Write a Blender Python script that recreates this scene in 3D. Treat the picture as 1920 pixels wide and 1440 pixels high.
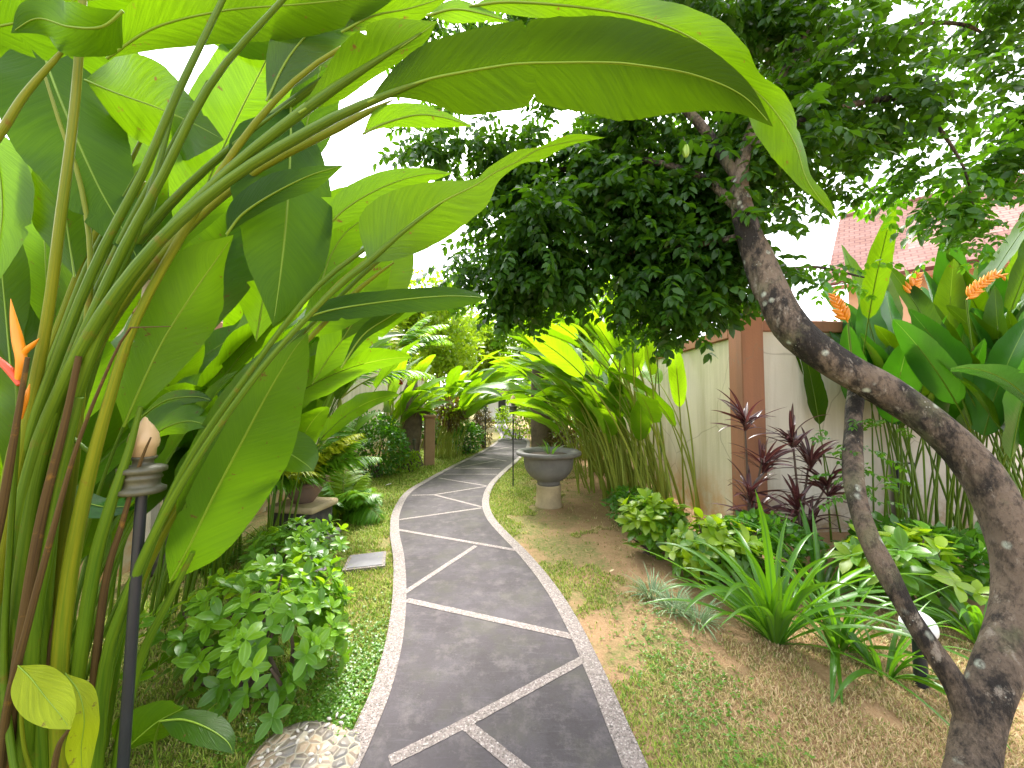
import bpy, math
import numpy as np
from mathutils import Vector

# ------------------------------------------------------------------ camera, sky, sun, exposure
SC = bpy.context.scene
for o in list(bpy.data.objects): bpy.data.objects.remove(o)
COL = SC.collection
FPX, CX, CY, CAMZ, PITCH = 700.0, 960.0, 720.0, 1.55, math.radians(2.6)
cam_d = bpy.data.cameras.new('camera'); cam = bpy.data.objects.new('camera', cam_d); COL.objects.link(cam)
cam_d.sensor_width = 36; cam_d.lens = 36*FPX/1920; cam_d.clip_start = .05; cam_d.clip_end = 600
cam.location = (0, 0, CAMZ); cam.rotation_euler = (math.pi/2+PITCH, 0, 0)
SC.camera = cam
SUN_EL, SUN_AZ = math.radians(57), math.radians(353)      # azimuth clockwise from +Y
w = bpy.data.worlds.new('World'); SC.world = w; w.use_nodes = True
nt = w.node_tree; nt.nodes.clear()
wo = nt.nodes.new('ShaderNodeOutputWorld'); bg = nt.nodes.new('ShaderNodeBackground')
sky = nt.nodes.new('ShaderNodeTexSky'); sky.sky_type = 'NISHITA'; sky.sun_disc = False
sky.sun_elevation = SUN_EL; sky.sun_rotation = SUN_AZ; sky.air_density = 1.0; sky.dust_density = 3.0; sky.ozone_density = 1.0
hs = nt.nodes.new('ShaderNodeHueSaturation'); hs.inputs['Saturation'].default_value = .22
nt.links.new(sky.outputs[0], hs.inputs['Color']); nt.links.new(hs.outputs[0], bg.inputs[0]); nt.links.new(bg.outputs[0], wo.inputs[0])
bg.inputs[1].default_value = .15
sd = bpy.data.lights.new('sun', 'SUN'); sd.energy = 1.35; sd.angle = math.radians(14); sd.color = (1, .96, .88)
sun = bpy.data.objects.new('sun', sd); COL.objects.link(sun)
sdir = Vector((math.sin(SUN_AZ)*math.cos(SUN_EL), math.cos(SUN_AZ)*math.cos(SUN_EL), math.sin(SUN_EL)))
sun.rotation_euler = sdir.to_track_quat('Z', 'Y').to_euler(); sun.location = sdir*30
SC.view_settings.view_transform = 'Standard'; SC.view_settings.look = 'None'
SC.view_settings.exposure = 2.55; SC.view_settings.gamma = 1; SC.view_settings.use_curve_mapping = False
SC.render.engine = 'CYCLES'
SC.cycles.max_bounces = 9; SC.cycles.diffuse_bounces = 4; SC.cycles.glossy_bounces = 2; SC.cycles.transmission_bounces = 6
SC.cycles.transparent_max_bounces = 4
SC.cycles.use_denoising = True

CAM = np.array([0, 0, CAMZ])
def at(px, py, d):
    """world point seen at photo pixel (px,py) at forward distance d metres"""
    x = (px-CX)/FPX; z = -(py-CY)/FPX
    y2 = math.cos(PITCH)-z*math.sin(PITCH); z2 = math.sin(PITCH)+z*math.cos(PITCH)
    return np.array([x*d/y2, d, CAMZ+z2*d/y2])
def proj(P):
    y, z = P[:, 1], P[:, 2]-CAMZ; f = y*math.cos(PITCH)+z*math.sin(PITCH); u = z*math.cos(PITCH)-y*math.sin(PITCH)
    return np.stack([P[:, 0]/f, u/f], 1)*FPX
def gd(px, py, z=0):
    """point on the ground under photo pixel"""
    a = at(px, py, 1.0); t = (z-CAMZ)/(a[2]-CAMZ)
    return np.array([a[0]*t, t, z])

# ------------------------------------------------------------------ mesh builder
class MB:
    def __init__(s): s.V=[]; s.U=[]; s.F=[]; s.M=[]; s.n=0
    def add(s, V, F, U=None, mat=0):
        V = np.asarray(V, float); F = np.asarray(F, int)
        s.V.append(V); s.U.append(np.zeros((len(V), 2)) if U is None else np.asarray(U, float))
        s.F.append(F+s.n); s.M.append(np.full(len(F), mat)); s.n += len(V); return s
    def build(s, name, mats, parent=None, smooth=True, loc=None):
        V = np.concatenate(s.V); U = np.concatenate(s.U)
        if parent is not None: org = ORG[parent.name]
        elif loc is not None: org = np.array(loc, float)
        else:
            lo, hi = V.min(0), V.max(0); org = np.array([(lo[0]+hi[0])/2, (lo[1]+hi[1])/2, lo[2]])
        me = bpy.data.meshes.new(name)
        me.vertices.add(len(V)); me.vertices.foreach_set('co', (V-org).astype(np.float32).ravel())
        lt = np.concatenate([np.full(len(f), f.shape[1]) for f in s.F]); lv = np.concatenate([f.ravel() for f in s.F])
        me.loops.add(len(lv)); me.loops.foreach_set('vertex_index', lv.astype(np.int32))
        me.polygons.add(len(lt)); me.polygons.foreach_set('loop_start', np.concatenate([[0], np.cumsum(lt)[:-1]]).astype(np.int32))
        me.polygons.foreach_set('loop_total', lt.astype(np.int32))
        me.polygons.foreach_set('material_index', np.concatenate(s.M).astype(np.int32))
        me.polygons.foreach_set('use_smooth', np.full(len(lt), smooth))
        uv = me.uv_layers.new(name='UVMap'); uv.data.foreach_set('uv', U[lv].astype(np.float32).ravel())
        me.update(); me.validate()
        for m in (mats if isinstance(mats, (list, tuple)) else [mats]): me.materials.append(m)
        o = bpy.data.objects.new(name, me); COL.objects.link(o)
        if parent is not None: o.parent = parent
        else: o.location = org
        ORG[o.name] = org
        return o
ORG = {}
def tag(o, label=None, cat=None, group=None, kind=None):
    if label: o['label'] = label
    if cat: o['category'] = cat
    if group: o['group'] = group
    if kind: o['kind'] = kind
    return o
def empty(name, loc, label, cat, group=None):
    o = bpy.data.objects.new(name, None); COL.objects.link(o); o.location = loc; o.empty_display_size = .1
    ORG[o.name] = np.array(loc, float); return tag(o, label, cat, group)
def copy_tree(o, parent=None):
    c = o.copy(); COL.objects.link(c)
    if parent is not None: c.parent = parent
    for ch in [x for x in bpy.data.objects if x.parent == o]: copy_tree(ch, c)
    return c
def spl(P, n):
    """Catmull-Rom through rows of P, n samples"""
    P = np.asarray(P, float)
    if len(P) == 2: return P[0]+(P[1]-P[0])*np.linspace(0, 1, n)[:, None]
    Q = np.vstack([2*P[0]-P[1], P, 2*P[-1]-P[-2]])
    d = np.linalg.norm(np.diff(P[:, :3], axis=0), axis=1); c = np.concatenate([[0], np.cumsum(d)]); c /= c[-1]
    t = np.linspace(0, 1, n); k = np.clip(np.searchsorted(c, t, side='right')-1, 0, len(P)-2)
    u = ((t-c[k])/np.maximum(c[k+1]-c[k], 1e-9))[:, None]
    a, b, cc, e = Q[k], Q[k+1], Q[k+2], Q[k+3]
    return .5*((2*b)+(-a+cc)*u+(2*a-5*b+4*cc-e)*u**2+(-a+3*b-3*cc+e)*u**3)
def nrmz(a): return a/np.maximum(np.linalg.norm(a, axis=-1, keepdims=True), 1e-9)
def tangents(P): return nrmz(np.gradient(P, axis=0))
def grid_faces(nr, nc, closed=False):
    i = np.arange(nr-1)[:, None]; j = np.arange(nc if closed else nc-1)[None, :]; j2 = (j+1) % nc
    return np.stack([i*nc+j, i*nc+j2, (i+1)*nc+j2, (i+1)*nc+j], -1).reshape(-1, 4)
def tube(mb, P, R, n=8, mat=0, cap=True, rough=0, rng=None):
    if rough and len(P) < 60: P = spl(P, len(P)*2) if np.ndim(R) == 0 else P
    P = np.asarray(P, float); R = np.broadcast_to(R, (len(P),)).astype(float); T = tangents(P)
    ref = np.array([0, 0, 1.]) if abs(T[0][2]) < .9 else np.array([1., 0, 0]); N = []
    x = nrmz(np.cross(T[0], ref))
    for t in T: x = nrmz(x-t*np.dot(x, t)); N.append(x)
    N = np.array(N); B = np.cross(T, N); a = np.linspace(0, 2*math.pi, n, endpoint=False)
    rr = R[:, None]*np.ones(n)
    if rough:
        q = rng.standard_normal(rr.shape)
        for _ in range(2): q = (np.roll(q, 1, 1)+q+np.roll(q, -1, 1))/1.9; q[1:-1] = (q[:-2]+q[1:-1]+q[2:])/1.9
        rr = rr*(1+rough*q)
    V = P[:, None]+rr[..., None]*(np.cos(a)[None, :, None]*N[:, None]+np.sin(a)[None, :, None]*B[:, None])
    L = np.concatenate([[0], np.cumsum(np.linalg.norm(np.diff(P, axis=0), axis=1))])
    U = np.stack([np.broadcast_to(a/(2*math.pi), (len(P), n)), np.broadcast_to(L[:, None], (len(P), n))], -1)
    mb.add(V.reshape(-1, 3), grid_faces(len(P), n, True), U.reshape(-1, 2), mat)
    if cap:
        for k, s in ((0, -1), (-1, 1)):
            ring = V[k]; f = np.arange(n)[None] if s > 0 else np.arange(n)[::-1][None]
            mb.add(ring, f, np.full((n, 2), .3), mat)
def lathe(mb, prof, c, n=40, mat=0, axis=None):
    prof = np.asarray(prof, float); a = np.linspace(0, 2*math.pi, n, endpoint=False)
    V = np.stack([prof[:, :1]*np.cos(a), prof[:, :1]*np.sin(a), np.broadcast_to(prof[:, 1:], (len(prof), n))], -1)+np.array(c)
    mb.add(V.reshape(-1, 3), grid_faces(len(prof), n, True)[:, ::1], None, mat)
def box(mb, c, s, rz=0, mat=0, bev=0):
    x, y, z = np.array(s)/2
    if bev:
        b = bev; ring = np.array([[-x+b, -y], [x-b, -y], [x, -y+b], [x, y-b], [x-b, y], [-x+b, y], [-x, y-b], [-x, -y+b]])
        ring2 = ring*np.array([(x-b)/x, (y-b)/y])
        V = np.vstack([np.c_[ring2, np.full(8, -z)], np.c_[ring, np.full(8, -z+b)], np.c_[ring, np.full(8, z-b)], np.c_[ring2, np.full(8, z)]])
    else:
        ring = np.array([[-x, -y], [x, -y], [x, y], [-x, y]]); V = np.vstack([np.c_[ring, np.full(4, -z)], np.c_[ring, np.full(4, z)]])
    n = len(ring); ca, sa = math.cos(rz), math.sin(rz)
    V = V@np.array([[ca, sa, 0], [-sa, ca, 0], [0, 0, 1]])+np.array(c); k = len(V)//n
    mb.add(V, grid_faces(k, n, True), None, mat); mb.add(V[:n], np.arange(n)[::-1][None], None, mat); mb.add(V[-n:], np.arange(n)[None], None, mat)
def prism(mb, A, B, mat=0):
    """solid between polygon A and polygon B (same vertex count)"""
    A = np.asarray(A, float); B = np.asarray(B, float); n = len(A); V = np.vstack([A, B])
    mb.add(V, grid_faces(2, n, True), None, mat); mb.add(A, np.arange(n)[::-1][None], None, mat); mb.add(B, np.arange(n)[None], None, mat)
def blade(mb, P, wl, wr, side, nrm, nc=3, cup=.15, wave=0., seed=0, mat=0, edge=0.):
    """leaf blade; columns -nc..nc across, UV=(across -1..1, metres along)"""
    r = np.random.default_rng(seed); N = len(P); s = np.linspace(-1, 1, 2*nc+1)
    L = np.concatenate([[0], np.cumsum(np.linalg.norm(np.diff(P, axis=0), axis=1))])
    wv = np.zeros((N, 2))
    for k in range(2):
        for f, a in ((9, 1), (17, .6), (33, .3)): wv[:, k] += a*np.sin(L*f*r.uniform(.7, 1.3)+r.uniform(0, 6.28))
    if edge:
        wl = wl*(1+edge*(r.standard_normal(N)*.4+wv[:, 0]*.5)); wr = wr*(1+edge*(r.standard_normal(N)*.4+wv[:, 1]*.5))
    W = np.where(s[None] < 0, wl[:, None], wr[:, None])
    wvs = np.where(s[None] < 0, wv[:, :1], wv[:, 1:])
    h = cup*np.abs(s)[None]**1.3*W+wave*wvs*np.abs(s)[None]**1.5*W
    V = P[:, None]+side[:, None]*(s[None]*W)[..., None]+nrm[:, None]*h[..., None]
    U = np.stack([np.broadcast_to(s, (N, 2*nc+1)), np.broadcast_to(L[:, None], (N, 2*nc+1))], -1)
    mb.add(V.reshape(-1, 3), grid_faces(N, 2*nc+1), U.reshape(-1, 2), mat)
def inst(mb, T, F, U, pos, R, sc, mat=0):
    """copies of a small template: pos (n,3), R (n,3,3), sc (n,)"""
    n, m = len(pos), len(T)
    V = np.einsum('nij,mj->nmi', R, T)*np.asarray(sc).reshape(-1, 1, 1)+pos[:, None]
    FF = (F[None]+(np.arange(n)*m)[:, None, None]).reshape(-1, F.shape[1])
    mb.add(V.reshape(-1, 3), FF, np.tile(U, (n, 1)), mat)
def frames(x, up):
    """rotation matrices with columns (x, y, z): x = leaf direction, z close to up"""
    x = nrmz(x); y = nrmz(np.cross(up, x)); z = np.cross(x, y); return np.stack([x, y, z], -1)
def leaf_t(L=1., W=.22, ns=4, fold=.25, bend=.25, p=.8, q=.8):
    t = np.linspace(0, 1, ns+1); wd = W*np.sin(math.pi*np.clip(t, 0, 1)**p)**q; wd[0] = wd[-1] = .004
    V = []; U = []
    for i in range(ns+1):
        z = -bend*t[i]**2*L
        for s in (-1, 0, 1): V.append((t[i]*L, s*wd[i], z+fold*abs(s)*wd[i])); U.append((s, t[i]*L))
    return np.array(V), grid_faces(ns+1, 3), np.array(U)

# ------------------------------------------------------------------ materials
def newmat(name):
    m = bpy.data.materials.new(name); m.use_nodes = True; n = m.node_tree; n.nodes.clear(); return m, n
class G:
    def __init__(s, n): s.n = n
    def nd(s, t, **k):
        x = s.n.nodes.new(t)
        for a, b in k.items(): setattr(x, a, b)
        return x
    def lk(s, a, b): s.n.links.new(a, b)
    def noise(s, vec, scale, detail=3, rough=.55):
        x = s.nd('ShaderNodeTexNoise'); x.inputs['Scale'].default_value = scale; x.inputs['Detail'].default_value = detail; x.inputs['Roughness'].default_value = rough
        if vec is not None: s.lk(vec, x.inputs['Vector'])
        return x.outputs['Fac']
    def ramp(s, fac, stops, interp='LINEAR'):
        x = s.nd('ShaderNodeValToRGB'); x.color_ramp.interpolation = interp; e = x.color_ramp.elements
        while len(e) < len(stops): e.new(.5)
        for k, (p, c) in enumerate(stops):
            e[k].position = p; e[k].color = tuple(c)+(1,) if not np.isscalar(c) else (c, c, c, 1)
        s.lk(fac, x.inputs[0]); return x.outputs[0]
    def mix(s, fac, a, b, mode='MIX'):
        x = s.nd('ShaderNodeMix', data_type='RGBA', blend_type=mode)
        for v, i in ((fac, 0), (a, 6), (b, 7)):
            if hasattr(v, 'is_linked') or isinstance(v, bpy.types.NodeSocket): s.lk(v, x.inputs[i])
            else: x.inputs[i].default_value = v if i == 0 else tuple(v)+(1,)
        return x.outputs[2]
    def math(s, op, a, b=None, c=None):
        x = s.nd('ShaderNodeMath', operation=op)
        for i, v in enumerate((a, b, c)):
            if v is None: continue
            if isinstance(v, bpy.types.NodeSocket): s.lk(v, x.inputs[i])
            else: x.inputs[i].default_value = v
        return x.outputs[0]
    def mapr(s, v, a, b, c, d):
        x = s.nd('ShaderNodeMapRange')
        s.lk(v, x.inputs[0])
        for i, q in zip((1, 2, 3, 4), (a, b, c, d)): x.inputs[i].default_value = q
        return x.outputs[0]
    def pos(s): return s.nd('ShaderNodeNewGeometry').outputs['Position']
    def objc(s): return s.nd('ShaderNodeTexCoord').outputs['Object']
    def bump(s, h, strength=.3, dist=.01):
        b = s.nd('ShaderNodeBump'); b.inputs['Strength'].default_value = strength; b.inputs['Distance'].default_value = dist; s.lk(h, b.inputs['Height']); return b.outputs[0]
    def out(s, col, rough=.6, normal=None, spec=.5, metal=0, trans=None, tcol=None):
        p = s.nd('ShaderNodeBsdfPrincipled'); o = s.nd('ShaderNodeOutputMaterial')
        if isinstance(col, bpy.types.NodeSocket): s.lk(col, p.inputs['Base Color'])
        else: p.inputs['Base Color'].default_value = tuple(col)+(1,)
        if isinstance(rough, bpy.types.NodeSocket): s.lk(rough, p.inputs['Roughness'])
        else: p.inputs['Roughness'].default_value = rough
        p.inputs['Specular IOR Level'].default_value = spec; p.inputs['Metallic'].default_value = metal
        if normal is not None: s.lk(normal, p.inputs['Normal'])
        if trans:
            t = s.nd('ShaderNodeBsdfTranslucent'); mx = s.nd('ShaderNodeMixShader'); mx.inputs[0].default_value = trans
            s.lk(tcol, t.inputs[0]); 
            if normal is not None: s.lk(normal, t.inputs['Normal'])
            s.lk(p.outputs[0], mx.inputs[1]); s.lk(t.outputs[0], mx.inputs[2]); s.lk(mx.outputs[0], o.inputs[0])
        else: s.lk(p.outputs[0], o.inputs[0])
def leafmat(name, c1, c2, tc, trans=.45, rough=.38, vein=(60, 1.2), rib=(.30, .42, .08), rw=.035, island=True, spots=0., edge=None, spec=.5, vstr=.45):
    """c1/c2 leaf colour range, tc colour of the light passing through; vein=(lines per metre, slant)"""
    m, n = newmat(name); g = G(n); uv = g.nd('ShaderNodeUVMap').outputs[0]; sp = g.nd('ShaderNodeSeparateXYZ'); g.lk(uv, sp.inputs[0])
    au = g.math('ABSOLUTE', sp.outputs[0]); v = sp.outputs[1]
    rnd = g.nd('ShaderNodeNewGeometry').outputs['Random Per Island'] if island else g.nd('ShaderNodeObjectInfo').outputs['Random']
    big = g.noise(g.objc(), 6, 2)
    f = g.math('ADD', g.math('MULTIPLY', rnd, .7), g.math('MULTIPLY', big, .35))
    col = g.mix(f, c1, c2)
    tcol = g.mix(f, [x*.8 for x in tc], [min(1, x*1.2) for x in tc])
    h = None
    if vein:
        ph = g.math('ADD', g.math('MULTIPLY', v, vein[0]), g.math('MULTIPLY', au, -2*vein[1]))
        cb = g.nd('ShaderNodeCombineXYZ'); g.lk(g.math('MULTIPLY', sp.outputs[0], .9), cb.inputs[0]); g.lk(ph, cb.inputs[1]); g.lk(g.math('MULTIPLY', rnd, 40), cb.inputs[2])
        h = g.noise(cb.outputs[0], 1.25, 4, .62)
        k = g.mapr(h, .34, .68, 0, 1)
        col = g.mix(g.math('MULTIPLY', k, .7), col, [x*1.6 for x in c2]); tcol = g.mix(g.math('MULTIPLY', k, .75), tcol, [x*.5 for x in tc])
    if edge: col = g.mix(g.mapr(au, .62, 1., 0, .8), col, edge)
    if rib: 
        rf = g.mapr(au, rw*.5, rw, 1, 0); col = g.mix(rf, col, rib); tcol = g.mix(rf, tcol, [x*.7 for x in rib])
    if spots:
        sf = g.mapr(g.noise(g.objc(), 23, 4, .7), .66-.1*spots, .70, 0, 1); col = g.mix(sf, col, (.18, .11, .03)); tcol = g.mix(sf, tcol, (.10, .05, .01))
    nrm = g.bump(h, vstr, .004) if h is not None else None
    g.out(col, rough, nrm, spec, 0, trans, tcol); return m
def stalkmat(name, c1, c2, c3, rough=.45, scale=3):
    m, n = newmat(name); g = G(n); uv = g.nd('ShaderNodeUVMap').outputs[0]
    mp = g.nd('ShaderNodeMapping'); mp.inputs['Scale'].default_value = (5, .8, 1); g.lk(uv, mp.inputs[0])
    oi = g.nd('ShaderNodeNewGeometry').outputs['Random Per Island']
    a = g.noise(mp.outputs[0], scale, 4, .6); col = g.mix(g.mapr(a, .35, .65, 0, 1), c1, c2)
    sp = g.mapr(g.noise(g.objc(), 9, 5, .7), .60, .70, 0, 1); col = g.mix(g.math('MULTIPLY', sp, .8), col, c3)
    col = g.mix(g.math('MULTIPLY', oi, .45), col, [x*.6 for x in c1])
    mp2 = g.nd('ShaderNodeMapping'); mp2.inputs['Scale'].default_value = (30, .6, 1); g.lk(uv, mp2.inputs[0])
    g.out(col, rough, g.bump(g.noise(mp2.outputs[0], 2, 2), .35, .004), .3); return m
def flat(name, c, rough=.6, var=.25, scale=8, bump=.2, spec=.5, dirt=None, metal=0):
    m, n = newmat(name); g = G(n); o = g.objc(); a = g.noise(o, scale, 5, .6)
    col = g.mix(a, [x*(1-var) for x in c], [min(1, x*(1+var)) for x in c])
    if dirt: col = g.mix(g.mapr(g.noise(o, scale*.35, 6, .7), .45, .7, 0, .8), col, dirt)
    g.out(col, rough, g.bump(g.noise(o, scale*6, 4), bump, .004), spec, metal); return m
M = {}
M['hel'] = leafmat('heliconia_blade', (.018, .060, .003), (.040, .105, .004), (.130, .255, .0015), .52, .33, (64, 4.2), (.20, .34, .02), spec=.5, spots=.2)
M['hel_shaded'] = leafmat('heliconia_blade_shaded', (.007, .024, .001), (.014, .042, .0015), (.070, .140, .0005), .44, .42, (64, 4.2), (.15, .22, .01), spec=.15)  # blade copy for the arching leaf, its shade put into darker colours
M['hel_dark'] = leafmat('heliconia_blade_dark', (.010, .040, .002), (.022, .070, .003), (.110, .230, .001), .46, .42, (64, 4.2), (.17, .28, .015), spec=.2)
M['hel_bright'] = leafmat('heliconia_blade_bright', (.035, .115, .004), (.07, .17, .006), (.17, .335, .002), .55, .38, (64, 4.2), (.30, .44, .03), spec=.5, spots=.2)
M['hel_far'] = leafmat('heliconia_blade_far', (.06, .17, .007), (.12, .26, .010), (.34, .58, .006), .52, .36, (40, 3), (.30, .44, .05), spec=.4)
M['hel_right'] = leafmat('heliconia_blade_cool', (.010, .060, .007), (.022, .095, .009), (.07, .26, .004), .35, .30, (64, 4.2), (.16, .30, .04), spec=.5)
M['waxy'] = leafmat('waxy_blade', (.03, .11, .03), (.06, .15, .05), (.08, .24, .02), .2, .12, (64, 4.2), (.16, .30, .06), spec=1.0)
M['yellow'] = leafmat('yellowing_blade', (.20, .28, .006), (.28, .34, .008), (.45, .55, .006), .4, .45, (60, 4.0), (.42, .48, .04), spots=.3, spec=.3)
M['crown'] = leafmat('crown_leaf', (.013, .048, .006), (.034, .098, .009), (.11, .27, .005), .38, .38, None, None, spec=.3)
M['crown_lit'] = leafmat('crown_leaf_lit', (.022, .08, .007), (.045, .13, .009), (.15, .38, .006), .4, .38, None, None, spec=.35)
M['shrub'] = leafmat('oval_leaf', (.042, .128, .007), (.095, .215, .009), (.25, .50, .006), .3, .32, None, (.14, .28, .04), .10, edge=(.10, .25, .03), spec=.4)
M['shrub_lime'] = leafmat('lime_leaf', (.10, .25, .007), (.18, .35, .009), (.38, .62, .008), .4, .35, None, (.26, .48, .06), .12, edge=(.25, .5, .05))
M['bush'] = leafmat('bush_leaf', (.028, .10, .010), (.070, .19, .013), (.17, .45, .01), .3, .3, None, None)
M['bush_yel'] = leafmat('bush_leaf_yellow', (.11, .24, .008), (.24, .34, .010), (.42, .62, .01), .4, .4, None, None)
M['strap'] = leafmat('strap_blade', (.035, .125, .008), (.085, .21, .012), (.22, .5, .010), .35, .33, None, (.10, .26, .04), .2)
M['cordy'] = leafmat('cordyline_blade', (.028, .012, .014), (.075, .028, .032), (.12, .025, .025), .22, .3, None, (.2, .08, .07), .15)
M['croton'] = leafmat('croton_blade', (.06, .025, .015), (.09, .12, .02), (.3, .2, .02), .25, .3, None, (.3, .16, .05), .15)
M['palm'] = leafmat('palm_leaflet', (.04, .15, .012), (.12, .27, .016), (.35, .65, .02), .35, .35, None, None)
M['palm_yel'] = leafmat('palm_leaflet_yellow', (.22, .33, .01), (.42, .42, .015), (.65, .75, .02), .35, .4, None, None)
M['varieg'] = leafmat('variegated_blade', (.16, .28, .12), (.26, .38, .18), (.3, .45, .2), .2, .5, None, (.07, .17, .05), .25, edge=(.68, .72, .55))
M['stalk'] = stalkmat('green_stalk', (.13, .22, .007), (.045, .12, .005), (.17, .12, .015))
M['stalk_y'] = stalkmat('yellow_stalk', (.25, .26, .010), (.10, .18, .006), (.20, .10, .02))
M['stalk_b'] = stalkmat('dry_sheath', (.125, .075, .02), (.055, .03, .012), (.34, .17, .02), .75)
M['stalk_far'] = stalkmat('cane', (.34, .36, .05), (.17, .27, .03), (.36, .20, .07), .55)
M['orange'] = flat('orange_bract', (.85, .27, .012), .4, .3, 12, .1)
M['red'] = flat('red_bract', (.6, .07, .02), .4, .3, 12, .1)
M['midrib'] = flat('midrib', (.17, .28, .012), .45, .2, 9, .1)

# path materials
m, n = newmat('path_concrete'); g = G(n); p = g.pos()
c = g.mix(g.noise(p, 1.7, 6, .65), (0.0553, 0.0460, 0.0494), (0.0939, 0.0808, 0.0856))
c = g.mix(g.mapr(g.noise(p, 4.5, 7, .78), .48, .70, 0, .75), c, (0.1492, 0.1338, 0.1478)); c = g.mix(g.mapr(g.noise(p, 9, 7, .8), .52, .62, 0, .5), c, (0.0414, 0.0349, 0.0332)); c = g.mix(g.mapr(g.noise(p, 26, 4, .8), .60, .70, 0, .6), c, (0.1988, 0.1825, 0.1914))
c = g.mix(g.mapr(g.noise(p, .8, 3), .45, .65, 0, .6), c, (0.0414, 0.0364, 0.0332))
c = g.mix(g.mapr(g.noise(p, 60, 3), .3, .7, 0, .35), c, (0.0801, 0.0739, 0.0811))
c = g.mix(g.mapr(g.noise(p, 7, 8, .8), .50, .66, 0, .5), c, (.17, .15, .145)); c = g.mix(g.mapr(g.noise(p, 13, 8, .82), .50, .62, 0, .45), c, (.055, .05, .045)); c = g.mix(g.mapr(g.noise(p, 2.6, 5, .7), .50, .66, 0, .5), c, (.085, .082, .062))
ms = g.nd('ShaderNodeMapping'); ms.inputs['Scale'].default_value = (4, 34, 1); ms.inputs['Rotation'].default_value = (0, 0, .35); g.lk(p, ms.inputs[0])
c = g.mix(g.mapr(g.noise(ms.outputs[0], 1.5, 4), .58, .72, 0, .25), c, (0.1394, 0.1268, 0.1391))
g.out(c, g.mapr(g.noise(p, 3, 4), .3, .7, .78, .9), g.bump(g.noise(p, 160, 3), .35, .003), .18); M['path'] = m
m, n = newmat('pebble_wash'); g = G(n); p = g.pos()
vo = g.nd('ShaderNodeTexVoronoi'); vo.inputs['Scale'].default_value = 125; g.lk(p, vo.inputs['Vector'])
sx = g.nd('ShaderNodeSeparateColor'); g.lk(vo.outputs['Color'], sx.inputs[0])
c = g.ramp(sx.outputs[0], [(0, (.045, .034, .032)), (.22, (.105, .080, .072)), (.45, (.20, .155, .142)), (.75, (.31, .255, .235)), (1, (.47, .42, .40))])
c = g.mix(g.mapr(vo.outputs['Distance'], .25, .6, 0, .75), c, (.20, .165, .15))
c = g.mix(g.mapr(g.noise(p, 2.5, 5, .7), .5, .75, 0, .45), c, (.22, .19, .16))
g.out(c, .65, g.bump(g.math('MULTIPLY', vo.outputs['Distance'], -1), .7, .006)); M['pebble'] = m
# ground
def ground_col(g, p):
    sp = g.nd('ShaderNodeSeparateXYZ'); g.lk(p, sp.inputs[0])
    soil = g.mix(g.noise(p, 9, 6, .7), (.23, .125, .062), (.45, .295, .165))
    soil = g.mix(g.mapr(g.noise(p, 70, 3), .45, .65, 0, .5), soil, (.42, .29, .16))
    gr = g.mix(g.noise(p, 45, 4, .7), (.06, .10, .02), (.22, .24, .07))
    n1 = g.noise(p, 1.4, 6, .68)
    side = g.mapr(sp.outputs[0], -.3, 1.9, .14, -.12)
    f = g.mapr(g.math('ADD', n1, side), .46, .60, 0, 1)
    f = g.math('MULTIPLY', f, g.mapr(g.noise(p, 38, 4, .75), .38, .58, .15, 1)); return g.mix(f, soil, gr)
m, n = newmat('soil_and_turf'); g = G(n); p = g.pos()
g.out(ground_col(g, p), .95, g.bump(g.noise(p, 55, 5, .7), .8, .02), .2); M['ground'] = m
m, n = newmat('grass_blades'); g = G(n); rnd = g.nd('ShaderNodeNewGeometry').outputs['Random Per Island']; p = g.pos()
sp = g.nd('ShaderNodeSeparateXYZ'); g.lk(p, sp.inputs[0])
c = g.ramp(rnd, [(0, (.12, .22, .018)), (.35, (.24, .36, .03)), (.7, (.36, .45, .06)), (.86, (.48, .43, .12)), (1, (.46, .38, .16))])
dry = g.ramp(rnd, [(0, (.15, .21, .04)), (.3, (.38, .34, .11)), (.55, (.56, .42, .21)), (1, (.66, .50, .30))])
f = g.mapr(g.math('ADD', g.noise(p, 1.1, 4), g.mapr(sp.outputs[0], -.3, 1.7, -.26, .22)), .42, .62, 0, 1)
c = g.mix(f, c, dry); t = g.nd('ShaderNodeBsdfTranslucent')
g.out(c, .5, None, .3, 0, .3, c); M['grass'] = m
# bark
m, n = newmat('lichen_bark'); g = G(n); o = g.objc()
ms = g.nd('ShaderNodeMapping'); ms.inputs['Scale'].default_value = (1, 1, .45); g.lk(o, ms.inputs[0])
c = g.mix(g.noise(ms.outputs[0], 7, 6, .65), (.065, .048, .034), (.290, .215, .155))
c = g.mix(g.mapr(g.noise(ms.outputs[0], 3.2, 7, .72), .45, .53, 0, .93), c, (.013, .011, .010))
c = g.mix(g.mapr(g.noise(o, 4.5, 4, .6), .56, .68, 0, .6), c, (.17, .165, .09))
vo = g.nd('ShaderNodeTexVoronoi'); vo.inputs['Scale'].default_value = 13; vo.inputs['Randomness'].default_value = 1; g.lk(g.mix(.06, o, g.nd('ShaderNodeTexNoise').outputs['Color']), vo.inputs['Vector'])
li = g.math('MULTIPLY', g.mapr(vo.outputs['Distance'], .10, .26, 1, 0), g.mapr(g.noise(o, 6, 4), .52, .60, 0, 1))
c = g.mix(li, c, (.52, .56, .46))
vo2 = g.nd('ShaderNodeTexVoronoi'); vo2.inputs['Scale'].default_value = 52; g.lk(o, vo2.inputs['Vector'])
li2 = g.math('MULTIPLY', g.mapr(vo2.outputs['Distance'], .08, .22, .8, 0), g.mapr(g.noise(o, 7, 4), .60, .66, 0, 1)); c = g.mix(li2, c, (.55, .56, .48))
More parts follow.
